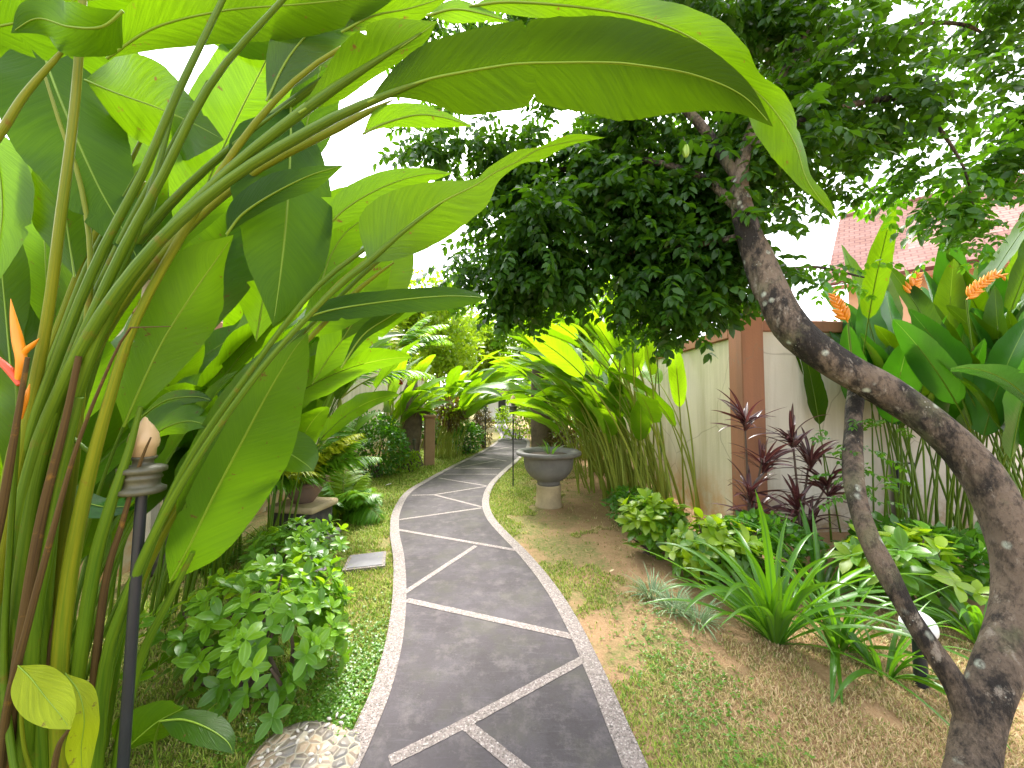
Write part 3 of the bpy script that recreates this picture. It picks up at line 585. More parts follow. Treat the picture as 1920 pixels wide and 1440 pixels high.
HL = [
 ([(690, 192, .97, 0, 0), (740, 172, .96, 35, 12), (800, 150, .95, 62, 48), (860, 137, .95, 72, 84), (950, 122, .95, 78, 92), (988, 119, .95, 80, 84), (1002, 118, .95, 80, 58), (1016, 118, .95, 82, 80), (1120, 117, .95, 86, 106), (1190, 121, .96, 80, 116), (1300, 140, .98, 58, 80), (1390, 178, 1.0, 26, 40), (1450, 238, 1.02, 0, 0)], 'hel_shaded', 8, .1, .05),
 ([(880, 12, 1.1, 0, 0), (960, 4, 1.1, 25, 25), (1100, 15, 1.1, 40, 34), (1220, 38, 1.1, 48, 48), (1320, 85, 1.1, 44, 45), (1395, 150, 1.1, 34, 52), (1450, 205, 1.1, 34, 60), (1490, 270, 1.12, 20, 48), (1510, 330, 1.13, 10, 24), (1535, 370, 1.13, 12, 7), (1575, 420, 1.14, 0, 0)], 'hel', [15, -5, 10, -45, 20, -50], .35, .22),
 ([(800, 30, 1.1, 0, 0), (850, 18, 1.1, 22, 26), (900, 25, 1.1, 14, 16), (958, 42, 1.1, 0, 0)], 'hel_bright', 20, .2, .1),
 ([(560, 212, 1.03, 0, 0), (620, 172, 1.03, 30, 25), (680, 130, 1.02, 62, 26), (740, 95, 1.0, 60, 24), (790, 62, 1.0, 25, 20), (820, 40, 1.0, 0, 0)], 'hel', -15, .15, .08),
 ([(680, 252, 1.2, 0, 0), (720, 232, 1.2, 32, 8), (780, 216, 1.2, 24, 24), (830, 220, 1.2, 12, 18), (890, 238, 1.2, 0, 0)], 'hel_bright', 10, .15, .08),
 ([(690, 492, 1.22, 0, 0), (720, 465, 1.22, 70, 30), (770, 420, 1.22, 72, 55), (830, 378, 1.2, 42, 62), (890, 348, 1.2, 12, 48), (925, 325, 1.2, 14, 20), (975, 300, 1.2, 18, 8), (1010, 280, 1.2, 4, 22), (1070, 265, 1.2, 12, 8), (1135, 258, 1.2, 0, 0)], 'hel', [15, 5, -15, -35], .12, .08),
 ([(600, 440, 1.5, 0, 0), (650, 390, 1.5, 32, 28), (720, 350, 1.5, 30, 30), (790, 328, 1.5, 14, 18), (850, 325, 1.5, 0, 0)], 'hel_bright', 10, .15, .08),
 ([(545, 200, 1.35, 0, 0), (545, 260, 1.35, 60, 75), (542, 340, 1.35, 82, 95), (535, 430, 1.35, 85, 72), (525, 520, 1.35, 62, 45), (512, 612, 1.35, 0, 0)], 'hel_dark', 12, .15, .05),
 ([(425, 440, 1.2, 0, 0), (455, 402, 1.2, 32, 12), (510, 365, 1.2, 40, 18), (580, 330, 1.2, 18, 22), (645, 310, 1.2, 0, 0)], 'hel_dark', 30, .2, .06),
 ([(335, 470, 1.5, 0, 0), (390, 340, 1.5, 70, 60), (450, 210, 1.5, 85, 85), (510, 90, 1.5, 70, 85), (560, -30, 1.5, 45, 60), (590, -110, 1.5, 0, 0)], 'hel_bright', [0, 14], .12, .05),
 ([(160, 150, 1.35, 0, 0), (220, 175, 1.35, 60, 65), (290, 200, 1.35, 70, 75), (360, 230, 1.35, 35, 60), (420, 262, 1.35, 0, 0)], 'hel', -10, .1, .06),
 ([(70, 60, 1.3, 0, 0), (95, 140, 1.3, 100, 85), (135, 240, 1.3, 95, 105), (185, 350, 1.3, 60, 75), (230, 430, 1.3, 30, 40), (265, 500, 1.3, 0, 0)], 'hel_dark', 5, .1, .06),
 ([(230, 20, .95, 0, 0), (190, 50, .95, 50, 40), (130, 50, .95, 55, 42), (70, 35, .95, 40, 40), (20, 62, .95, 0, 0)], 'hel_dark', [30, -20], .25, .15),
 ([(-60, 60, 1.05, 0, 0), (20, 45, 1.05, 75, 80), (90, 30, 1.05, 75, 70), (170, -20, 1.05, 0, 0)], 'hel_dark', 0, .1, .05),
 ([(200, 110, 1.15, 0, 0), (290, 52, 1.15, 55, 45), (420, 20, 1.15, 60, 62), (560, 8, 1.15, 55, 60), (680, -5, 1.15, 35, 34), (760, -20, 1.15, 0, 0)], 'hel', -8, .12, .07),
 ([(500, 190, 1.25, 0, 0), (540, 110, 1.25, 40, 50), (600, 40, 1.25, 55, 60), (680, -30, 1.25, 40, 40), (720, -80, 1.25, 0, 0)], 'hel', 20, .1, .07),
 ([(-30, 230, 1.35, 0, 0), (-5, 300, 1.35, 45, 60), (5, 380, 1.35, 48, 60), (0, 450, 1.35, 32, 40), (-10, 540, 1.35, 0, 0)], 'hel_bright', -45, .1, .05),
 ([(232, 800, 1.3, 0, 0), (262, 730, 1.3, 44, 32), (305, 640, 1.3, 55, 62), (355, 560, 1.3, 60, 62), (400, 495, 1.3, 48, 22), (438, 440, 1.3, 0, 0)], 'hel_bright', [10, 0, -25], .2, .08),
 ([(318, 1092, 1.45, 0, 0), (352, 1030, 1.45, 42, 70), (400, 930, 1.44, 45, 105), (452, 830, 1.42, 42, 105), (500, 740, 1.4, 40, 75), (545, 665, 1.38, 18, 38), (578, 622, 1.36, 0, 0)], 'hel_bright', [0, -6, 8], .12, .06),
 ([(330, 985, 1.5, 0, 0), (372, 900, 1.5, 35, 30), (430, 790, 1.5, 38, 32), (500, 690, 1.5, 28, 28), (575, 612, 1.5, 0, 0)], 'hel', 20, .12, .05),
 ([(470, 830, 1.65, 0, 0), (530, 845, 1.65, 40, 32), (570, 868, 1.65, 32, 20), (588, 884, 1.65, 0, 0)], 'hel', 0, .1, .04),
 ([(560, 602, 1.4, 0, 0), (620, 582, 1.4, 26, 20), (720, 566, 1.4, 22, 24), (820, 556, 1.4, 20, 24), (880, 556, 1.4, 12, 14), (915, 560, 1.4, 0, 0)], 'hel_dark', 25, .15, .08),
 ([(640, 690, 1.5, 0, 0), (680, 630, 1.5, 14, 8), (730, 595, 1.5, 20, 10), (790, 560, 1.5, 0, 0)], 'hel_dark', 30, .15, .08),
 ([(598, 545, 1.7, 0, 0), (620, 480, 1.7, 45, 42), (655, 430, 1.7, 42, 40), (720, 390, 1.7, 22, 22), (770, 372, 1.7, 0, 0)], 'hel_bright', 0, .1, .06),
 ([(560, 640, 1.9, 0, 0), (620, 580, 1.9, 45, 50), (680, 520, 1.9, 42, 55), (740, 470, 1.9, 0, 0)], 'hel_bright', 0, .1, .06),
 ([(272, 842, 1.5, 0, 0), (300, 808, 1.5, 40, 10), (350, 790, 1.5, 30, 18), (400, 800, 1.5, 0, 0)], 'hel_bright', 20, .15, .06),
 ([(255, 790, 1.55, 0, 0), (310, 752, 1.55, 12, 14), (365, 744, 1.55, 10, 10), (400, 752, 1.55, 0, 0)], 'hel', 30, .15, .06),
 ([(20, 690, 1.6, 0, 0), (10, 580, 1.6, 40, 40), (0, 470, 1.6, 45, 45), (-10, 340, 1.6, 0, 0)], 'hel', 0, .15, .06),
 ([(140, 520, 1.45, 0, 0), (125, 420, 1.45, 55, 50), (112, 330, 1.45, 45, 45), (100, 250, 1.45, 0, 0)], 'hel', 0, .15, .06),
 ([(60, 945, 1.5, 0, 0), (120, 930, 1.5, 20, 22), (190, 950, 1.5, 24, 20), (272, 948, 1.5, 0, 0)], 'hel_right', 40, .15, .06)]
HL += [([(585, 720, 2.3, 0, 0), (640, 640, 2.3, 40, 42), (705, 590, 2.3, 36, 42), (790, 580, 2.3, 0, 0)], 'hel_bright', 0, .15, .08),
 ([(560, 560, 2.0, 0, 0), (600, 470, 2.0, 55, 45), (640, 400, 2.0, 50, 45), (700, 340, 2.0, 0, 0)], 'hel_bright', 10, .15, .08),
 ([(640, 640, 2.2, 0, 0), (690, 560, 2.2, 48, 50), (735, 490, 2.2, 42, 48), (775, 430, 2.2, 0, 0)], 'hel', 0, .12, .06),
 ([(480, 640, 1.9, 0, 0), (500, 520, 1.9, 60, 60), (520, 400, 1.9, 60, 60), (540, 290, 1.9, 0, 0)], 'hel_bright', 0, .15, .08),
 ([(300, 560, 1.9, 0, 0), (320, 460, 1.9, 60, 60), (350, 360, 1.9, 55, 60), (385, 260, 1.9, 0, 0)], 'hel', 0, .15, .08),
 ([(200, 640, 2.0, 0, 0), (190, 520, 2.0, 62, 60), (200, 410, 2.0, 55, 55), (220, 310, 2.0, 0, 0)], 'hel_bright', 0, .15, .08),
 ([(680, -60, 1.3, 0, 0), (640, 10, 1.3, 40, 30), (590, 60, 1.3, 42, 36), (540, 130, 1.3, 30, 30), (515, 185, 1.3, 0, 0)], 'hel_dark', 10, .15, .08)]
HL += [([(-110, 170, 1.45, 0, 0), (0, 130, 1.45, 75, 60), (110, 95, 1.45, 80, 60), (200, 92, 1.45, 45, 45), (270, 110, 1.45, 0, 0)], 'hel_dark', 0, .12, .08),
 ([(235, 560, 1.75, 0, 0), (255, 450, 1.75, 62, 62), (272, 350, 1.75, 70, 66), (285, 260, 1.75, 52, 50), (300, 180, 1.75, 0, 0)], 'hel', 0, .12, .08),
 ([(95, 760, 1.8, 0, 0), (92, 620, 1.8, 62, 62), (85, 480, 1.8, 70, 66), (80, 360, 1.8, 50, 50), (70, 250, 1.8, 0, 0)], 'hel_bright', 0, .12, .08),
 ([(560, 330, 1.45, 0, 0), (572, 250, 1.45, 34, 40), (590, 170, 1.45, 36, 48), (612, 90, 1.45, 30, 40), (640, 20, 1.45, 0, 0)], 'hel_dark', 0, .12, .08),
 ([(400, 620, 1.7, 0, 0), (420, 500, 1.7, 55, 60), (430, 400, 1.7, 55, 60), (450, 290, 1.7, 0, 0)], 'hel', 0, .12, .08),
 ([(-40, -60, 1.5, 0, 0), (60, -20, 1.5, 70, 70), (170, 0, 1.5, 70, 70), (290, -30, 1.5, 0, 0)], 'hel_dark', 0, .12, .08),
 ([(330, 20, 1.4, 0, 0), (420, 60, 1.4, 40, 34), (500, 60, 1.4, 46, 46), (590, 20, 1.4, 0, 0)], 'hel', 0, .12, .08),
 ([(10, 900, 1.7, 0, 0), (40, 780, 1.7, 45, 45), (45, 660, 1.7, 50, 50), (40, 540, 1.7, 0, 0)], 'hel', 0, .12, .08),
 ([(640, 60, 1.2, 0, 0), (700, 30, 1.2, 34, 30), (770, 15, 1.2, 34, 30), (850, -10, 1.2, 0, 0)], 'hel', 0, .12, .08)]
HL = [([(x, y, d, a*(1.16 if p[len(p)//2][0] < 620 and i_ != 18 else 1), b*(1.16 if p[len(p)//2][0] < 620 and i_ != 18 else 1)) for (x, y, d, a, b) in p], m_, rl, cu, wv) for i_, (p, m_, rl, cu, wv) in enumerate(HL)]
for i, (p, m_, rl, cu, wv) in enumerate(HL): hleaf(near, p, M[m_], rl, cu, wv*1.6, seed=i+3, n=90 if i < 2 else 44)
# young leaves low at the foot of the clump
yl = empty('yellow_leaf_sprout', gd(150, 1560), 'two yellow-green leaves at the foot of the big stalks, bottom left corner', 'plant')
hstalk(yl, [(62, 1262, 1.2, 5), (40, 1330, 1.25, 8), (60, 1450, 1.3, 10), (140, 1560, 1.36, 12)], 'stalk_y', name='stem')
hleaf(yl, [(34, 1248, 1.2, 0, 0), (58, 1272, 1.19, 44, 44), (86, 1308, 1.18, 56, 54), (114, 1342, 1.17, 36, 36), (132, 1368, 1.16, 0, 0)], M['yellow'], 5, .10, .03, seed=91, n=36, edge=0, rib=.002)
hleaf(yl, [(122, 1262, 1.27, 0, 0), (148, 1300, 1.27, 32, 30), (158, 1350, 1.27, 32, 28), (152, 1410, 1.27, 30, 32), (158, 1490, 1.27, 0, 0)], M['yellow'], [25, -25], .15, .08, seed=92, n=36, edge=0, rib=.002)
ll = empty('broad_leaf_sprout', gd(300, 1460), 'two broad dark green leaves spreading flat beside the black pole foot', 'plant')
hleaf(ll, [(228, 1412, 1.5, 0, 0), (262, 1380, 1.5, 46, 30), (300, 1350, 1.52, 38, 34), (338, 1330, 1.54, 18, 18), (345, 1320, 1.55, 0, 0)], M['hel'], -30, .15, .07, seed=93)
hleaf(ll, [(300, 1352, 1.5, 0, 0), (345, 1350, 1.5, 26, 34), (390, 1366, 1.48, 36, 36), (425, 1390, 1.46, 22, 22), (438, 1414, 1.45, 0, 0)], M['hel'], 20, .15, .07, seed=94)
hstalk(ll, [(300, 1352, 1.5, 4), (290, 1400, 1.52, 6), (300, 1470, 1.53, 7)], 'stalk', name='stem')
# orange heliconia flower on the left
def bracts(root, pts, sz, mat, n=7, seed=0, wd=.22):
    """flower spike: pointed boat-shaped bracts alternating along a rachis"""
    C = spl([at(*p) for p in pts], n+2); r = np.random.default_rng(seed); T = tangents(C); m2 = MB(); tube(m2, C, sz*.05, 6); t = np.linspace(0, 1, 8)
    for i in range(n):
        sgn = 1 if i % 2 else -1; sdv = nrmz(np.cross(T[i+1], [0.2, 1, .1]))*sgn; d = nrmz(sdv*.8+T[i+1]*.9+r.normal(0, .12, 3)); L = sz*(1-.45*i/n)
        P = C[i+1]+d*(t*L)[:, None]+UP*(t**2*L*.15)[:, None]; tube(m2, P, wd*L*.5*np.sin(math.pi*np.clip(t*.93+.07, 0, 1))**.8*(1-t*.45)+.001, 7)
    m2.build('bract', M[mat], root)
fl = empty('heliconia_flower', gd(60, 1640), 'orange and red heliconia flower between the stalks at the left edge', 'flower')
for p_, m_ in [([(20, 560, 1.12, 1), (26, 600, 1.12, 16), (34, 640, 1.12, 26), (40, 675, 1.12, 24), (32, 712, 1.12, 12)], 'orange'), ([(74, 634, 1.1, 1), (62, 646, 1.11, 12), (48, 658, 1.12, 15), (38, 676, 1.12, 10)], 'orange'), ([(-25, 650, 1.12, 2), (-5, 672, 1.12, 16), (18, 694, 1.12, 22), (36, 722, 1.12, 12)], 'red'), ([(56, 720, 1.13, 2), (48, 748, 1.13, 14), (38, 785, 1.14, 10)], 'orange')]: hstalk(fl, p_, m_, 14, name='bract')
hstalk(fl, [(30, 705, 1.12, 8), (34, 800, 1.14, 10), (20, 1000, 1.2, 14), (10, 1300, 1.26, 16), (60, 1640, 1.26, 18)], 'stalk', name='stem')

# heliconias behind it, towards the wall
BR = [M['hel'], M['hel_bright'], M['hel_bright']]
for i, (x, y, n, lab, H, azm) in enumerate([(-2.35, 2.0, 16, 'bright heliconia clump behind the near stalks at the left edge', 1.3, .6), (-2.45, 2.75, 17, 'bright heliconia clump between the near stalks and the dark carved stone', 1.5, .2),
        (-2.55, 3.6, 15, 'heliconia clump behind the potted palm pedestal', 1.5, .1), (-2.95, 5.2, 10, 'heliconia clump arching right above the yellow palm', 1.55, .0)]):
    clump('heliconia_plant', (x, y, 0), lab, 'heliconias along the left wall', n+6, azm, 1.5, (.02, .30), (.4, 1.35), (H*.6, H*1.5), (.8, 1.25), .15, BR, M['stalk'], 20+i, .16)
# potted palm on its pedestal
ped = empty('stone_pedestal', (-2.34, 4.25, 0), 'low square stone pedestal carrying the clay bowl at the left lawn edge', 'pedestal')
m2 = MB(); box(m2, (-2.34, 4.25, .035), (.62, .5, .07), -.15, bev=.012); m2.build('base', M['stone'], ped)
m2 = MB(); box(m2, (-2.34, 4.25, .21), (.46, .38, .276), -.15, bev=.01); m2.build('plinth', M['dark_stone'], ped)
m2 = MB(); box(m2, (-2.34, 4.25, .385), (.56, .46, .07), -.15, bev=.015); m2.build('cap', M['stone_w'], ped)
m2 = MB(); c0 = (-2.34, 4.25, .42)
lathe(m2, [(0, 0), (.10, 0), (.115, .02), (.17, .10), (.2, .17), (.205, .19), (.235, .195), (.24, .225), (.215, .235), (.19, .22), (.18, .19), (0, .19)], c0); bowl = m2.build('clay_bowl', flat('clay_bowl_glaze', (.22, .13, .095), .8, .3, 9, .4, dirt=(.12, .10, .08)))
tag(bowl, 'brown clay bowl on the low pedestal with a yellow palm behind', 'planter')
palm('areca_palm', (-2.34, 4.25, .6), 'yellow-green palm growing in the clay bowl on the pedestal', 26, (.55, .95), .30, [M['palm'], M['palm_yel']], 5, (.2, 1.1), (.7, 1.5), 34, 0, 3.14, .65)
palm('low_palm', (-2.28, 5.1, 0), 'low green palm spilling over the lawn edge beside the clay bowl', 34, (.5, .9), .27, [M['palm'], M['bush_yel']], 6, (.1, 1.0), (.8, 1.6), 34, 0, 3.14, .3)
palm('tall_palm', (-2.95, 6.4, 0), 'tall feathery palm behind the left heliconias', 16, (1.3, 1.9), .42, [M['palm'], M['palm']], 8, (.2, .9), (.7, 1.4), 40, 0, 3.14, .4, 1.6)
palm('tall_palm', (-3.0, 9.2, 0), 'far feathery palm above the dark green shrub', 14, (1.3, 2.0), .42, [M['palm'], M['palm_yel']], 9, (.2, .9), (.7, 1.4), 40, 0, 3.14, .2, 2.6)
bush('dark_shrub', (-2.75, 7.7, 0), (.62, .6, .62), 3000, 'dense dark green shrub between the low palm and the tree stump', M['bush'], .075, 8, 11)
bush('dark_shrub', (-1.30, 11.0, 0), (.45, .5, .45), 1300, 'dark shrub left of the path beyond the cane clump', M['bush'], .09, 6, 12)
bush('lime_shrub', (-2.3, 8.3, 0), (.3, .28, .22), 400, 'small lime green shrub at the foot of the stump', M['bush_yel'], .07, 5, 13)
# near glossy shrub with whorled oval leaves
bush('oval_leaf_shrub', (-1.38, 2.10, 0), (.50, .46, .31), 240, 'shrub with whorls of glossy oval leaves beside the black lamp pole', M['shrub'], .082, 14, 31, shape=(.24, .25), whorl=5, tip=(M['shrub_lime'], .6), hol=.4, lump=.3)
bush('oval_leaf_shrub', (-1.70, 2.95, 0), (.36, .36, .30), 170, 'smaller oval-leaved shrub in front of the grey paving slabs', M['shrub'], .08, 8, 32, shape=(.22, .25), whorl=5, tip=(M['shrub_lime'], .35))
# variegated leaf tufts by pedestal
for i, (x, y, lab) in enumerate([(-2.35, 3.75, 'spidery grass tuft in front of the stone pedestal'), (-2.75, 3.5, 'spidery grass tuft between carved stone and pedestal')]):
    straps('grass_tuft', (x, y, 0), lab, 'spidery tufts by the pedestal', 60, (.25, .5), .009, M['strap'], 40+i, (.1, 1.1), (.5, 1.6))

# ------------------------------------------------------------------ walls, post, houses
def wall(name, A, B, h, th, mat, label, cop=None, ch=.14, z0=-.05):
    A = np.array([*A, 0.]); B = np.array([*B, 0.]); L = np.linalg.norm(B-A); rz = math.atan2(B[1]-A[1], B[0]-A[0]); c = (A+B)/2
    r = empty(name, c, label, 'wall'); m2 = MB(); box(m2, (c[0], c[1], (h-ch+z0)/2), (L, th, h-ch-z0), rz); m2.build('panel', mat, r, smooth=False)
    if cop: m2 = MB(); box(m2, (c[0], c[1], h-ch/2), (L+.01, th+.07, ch), rz, bev=.012); m2.build('coping', cop, r, smooth=False)
    return r
wall('garden_wall', (2.67, 4.41), (2.67, 13), 2.43, .14, M['cream'], 'cream garden wall left of the terracotta pillar, behind the tall canes', M['terra'])
wall('garden_wall', (2.83, 4.50), (8.5, 5.0), 2.52, .14, M['cream_w'], 'pale garden wall behind the leaning tree trunk and orange-flowered heliconias', M['terra'])
m2 = MB(); box(m2, (2.692, 4.28, 1.29), (.25, .26, 2.68), 0, bev=.01); box(m2, (2.692, 4.28, 2.66), (.30, .31, .06), 0, bev=.012)
tag(m2.build('gate_pillar', M['terra'], smooth=False), 'terracotta painted pillar where the two garden walls meet', 'pillar')
wall('garden_wall', (-3.6, .2), (-3.6, 15), 2.5, .16, M['cream'], 'cream garden wall on the left, seen between the big stalks', M['terra'])
m2 = MB(); box(m2, (-3.27, 3.42, .75), (.10, .10, 1.6), 0, bev=.01); tag(m2.build('wall_post', M['cream_w'], smooth=False), 'narrow cream post beside the dark carved stone', 'post')
m2 = MB(); box(m2, (-3.06, 3.48, .60), (.24, .12, 1.26), -.1, bev=.02); box(m2, (-3.06, 3.48, 1.26), (.20, .10, .08), -.1, bev=.02); box(m2, (-3.06, 3.46, .1), (.34, .2, .2), -.1, bev=.02)
tag(m2.build('carved_stone', M['dark_stone'], smooth=False), 'dark upright carved stone against the left wall', 'stone')
# tiled house on the right
h1 = empty('tiled_house', (9, 10, 0), 'house with a pink clay tile roof beyond the right wall', 'house')
e0, e1 = at(1548, 532, 10.2), at(2250, 380, 6.6); r0, r1 = at(1575, 408, 12.6), at(2150, 170, 9.0)
e1[2] = e0[2]; r1[2] = r0[2]
def roofplane(m2, a, b, c, d, th=.1):
    nrm = nrmz(np.cross(b-a, d-a)); nrm = nrm*np.sign(nrm[2]); A = np.array([a, b, c, d]); x = nrmz(b-a); y = np.cross(nrm, x)
    for P, o in ((A, 0), (A-nrm*th, 1)):
        U = np.stack([(P-a)@x, (P-a)@y], 1); f = np.array([[0, 1, 2, 3]]); n3 = np.cross(P[1]-P[0], P[3]-P[0])[2]
        m2.add(P, f if (n3 > 0) != bool(o) else f[:, ::-1], U)
    B = A-nrm*th
    for i in range(4): j = (i+1) % 4; m2.add([A[i], A[j], B[j], B[i]], [[0, 1, 2, 3]])
m2 = MB(); roofplane(m2, e0, e1, r1, r0); be0 = 2*r0-e0; be1 = 2*r1-e1; be0[2] = e0[2]; be1[2] = e1[2]; roofplane(m2, r0, r1, be1, be0)
rf = m2.build('roof', M['tiles'], h1, smooth=False)
m2 = MB(); x_ = nrmz(r1-r0); tube(m2, [r0, r1], .09, 10); m2.build('ridge', M['tiles'], rf)
inn = nrmz(np.array([r0[0]-e0[0], r0[1]-e0[1], 0])); a_ = e0+inn*.6+x_*.4; b_ = e1+inn*.6; c_ = be1-inn*.6; d_ = be0-inn*.6+x_*.4; m2 = MB(); ztop = e0[2]-.02
prism(m2, [[*p[:2], 0] for p in (a_, b_, c_, d_)], [[*p[:2], ztop] for p in (a_, b_, c_, d_)]); m2.build('wall', flat('peach_render', (.52, .32, .2), .9, .15, 2, .1), h1, smooth=False)
m2 = MB(); prism(m2, [e0-UP*.22, e1-UP*.22, e1-UP*.1, e0-UP*.1], [e0-UP*.22+inn*.05, e1-UP*.22+inn*.05, e1-UP*.1+inn*.05, e0-UP*.1+inn*.05]); m2.build('fascia', M['terra'], h1, smooth=False)
# grey roofed house behind left wall
h2 = empty('grey_house', (-7.5, 7, 0), 'grey-roofed cream house glimpsed through the heliconia leaves', 'house')
m2 = MB(); box(m2, (-7.2, 7, 1.6), (4.5, 7, 3.2)); m2.build('wall', M['cream_w'], h2, smooth=False)
m2 = MB(); prism(m2, [(-10, 3, 3.2), (-4.4, 3, 3.2), (-4.4, 11, 3.2), (-10, 11, 3.2)], [(-7.3, 5, 5.2), (-7.1, 5, 5.2), (-7.1, 9, 5.2), (-7.3, 9, 5.2)]); m2.build('roof', flat('slate_thatch', (.17, .155, .16), .9, .3, 6, .8), h2, smooth=False)
m2 = MB(); box(m2, (-4.93, 6, 1.6), (.06, 1.2, 1.3)); m2.build('window', M['black'], h2, smooth=False)
# white pavilion at the end of the path
pv = empty('garden_pavilion', (-1.2, 28, 0), 'small white pavilion with a dark doorway at the far end of the path', 'pavilion')
m2 = MB(); box(m2, (-1.2, 29.2, 1.2), (2.6, 2, 2.4)); m2.build('wall', M['white'], pv, smooth=False)
m2 = MB(); box(m2, (-.75, 28.18, .95), (.55, .06, 1.9)); m2.build('door', M['black'], pv, smooth=False)
m2 = MB(); box(m2, (-1.0, 28, .07), (1.6, .7, .14), bev=.02); m2.build('step', M['white'], pv, smooth=False)
m2 = MB(); 
for xx in (-1.9, -.35): box(m2, (xx, 27.9, 1.2), (.16, .16, 2.4))
m2.build('post', M['white'], pv, smooth=False)
m2 = MB(); prism(m2, [(-2.9, 27.4, 2.42), (.5, 27.4, 2.42), (.5, 30.6, 2.42), (-2.9, 30.6, 2.42)], [(-1.3, 28.9, 3.5), (-1.1, 28.9, 3.5), (-1.1, 29.1, 3.5), (-1.3, 29.1, 3.5)]); m2.build('roof', M['stone'], pv, smooth=False)

# ------------------------------------------------------------------ urn, torches, slabs, small things
u0 = (.545, 5.62, 0); ur = empty('stone_urn', u0, 'wide grey stone bowl on a sandstone foot, right of the path', 'planter')
m2 = MB(); rr = np.linspace(0, 1, 12); lathe(m2, [(0, -.03), (.20, -.03), (.20, .02), (.185, .05), (.18, .28), (.19, .31), (0, .31)], u0, 36); m2.build('pedestal', M['stone_w'], ur)
m2 = MB(); lathe(m2, [(0, .312), (.165, .312), (.17, .345), (.165, .37), (.21, .39), (.275, .44), (.325, .50), (.355, .57), (.368, .645), (.37, .70), (.385, .725), (.44, .742), (.478, .755), (.488, .775), (.483, .80), (.46, .812), (.41, .805), (.37, .79), (.355, .75), (.35, .735), (0, .735)], u0, 56); m2.build('bowl', flat('mottled_grey_stone', (.16, .15, .14), .7, .55, 4, .7, .35, dirt=(.30, .27, .23)), ur)
m2 = MB(); lathe(m2, [(.352, .738), (.3, .755), (.15, .77), (0, .765)], u0, 30); m2.build('soil', M['dirtfill'], ur)
straps('urn_seedling', (u0[0]+.02, u0[1]-.05, .77), 'few thin grassy sprigs growing in the stone bowl', None, 16, (.12, .3), .008, M['strap'], 55, (.1, .8), (.3, 1.4))
def torch(base, H, s, label, r=.0125, lean=(0, 0)):
    rt = empty('garden_torch', base, label, 'garden lamp', 'torches along the path'); b = np.array(base, float); t = b+np.array([lean[0], lean[1], H-.25*s])
    m2 = MB(); tube(m2, [b-UP*.03, t], r, 10); m2.build('pole', M['black'], rt)
    m2 = MB(); lathe(m2, [(0, 0), (.052*s, 0), (.062*s, .006*s), (.062*s, .018*s), (.050*s, .024*s), (.046*s, .030*s), (.047*s, .046*s), (.052*s, .050*s), (.052*s, .056*s), (.047*s, .062*s), (.050*s, .068*s), (.063*s, .072*s), (.063*s, .086*s), (.05*s, .092*s), (.028*s, .096*s), (.026*s, .110*s), (.036*s, .116*s), (.036*s, .122*s), (0, .122*s)], t, 32); m2.build('burner', M['brass'], rt)
    m2 = MB(); lathe(m2, [(0, .123*s), (.032*s, .123*s), (.033*s, .150*s), (.038*s, .155*s), (.041*s, .172*s), (.036*s, .20*s), (.022*s, .226*s), (.009*s, .242*s), (.006*s, .25*s), (0, .255*s)], t, 24); m2.build('flame_shade', M['teak'], rt)
    return rt
pb = at(224, 1500, 1.36); torch((pb[0], 1.36, 0), 1.488, 1.08, 'black-poled garden torch standing among the stalks, nearest to the camera', .0165, (.03, .0))
torch((.02, 6.87, 0), 1.66, 1.25, 'slim garden torch on a thin dark pole beside the stone bowl', .012)
torch((-.86, 12.2, 0), 1.55, 1.4, 'distant garden torch left of the far path bend', .014)
rt = empty('spike_light', (-2.2, 8.45, 0), 'short dark spike light on the left lawn before the cane clump', 'garden lamp')
m2 = MB(); tube(m2, [(-2.2, 8.45, -.03), (-2.2, 8.45, .55)], .012, 8); m2.build('pole', M['black'], rt)
m2 = MB(); lathe(m2, [(0, .55), (.03, .55), (.045, .6), (.04, .66), (.05, .67), (.02, .70), (0, .71)], (-2.2, 8.45, 0), 16); m2.build('lamp_head', M['brass'], rt)
def slab(pts, label):
    P = np.array([gd(*p) for p in pts]); c = P.mean(0); r = empty('paving_slab', c, label, 'paving slab'); m2 = MB(); A = P.copy(); A[:, 2] = -.02; B = P.copy(); B[:, 2] = .022
    prism(m2, A[::-1], B[::-1]); m2.build('pebble_rim', M['pebble'], r, smooth=False); Q = c+(P-c)*.84; A = Q.copy(); A[:, 2] = .0; Q[:, 2] = .026; m2 = MB(); prism(m2, A[::-1], Q[::-1]); m2.build('slab_top', M['slab'], r, smooth=False)
slab([(656, 1045), (724, 1037), (722, 1065), (641, 1074)], 'grey slab with a pebble rim set in the grass touching the left kerb')
slab([(575, 1049), (622, 1045), (610, 1077), (555, 1082)], 'pebble-rimmed slab half hidden behind the oval-leaved shrub')
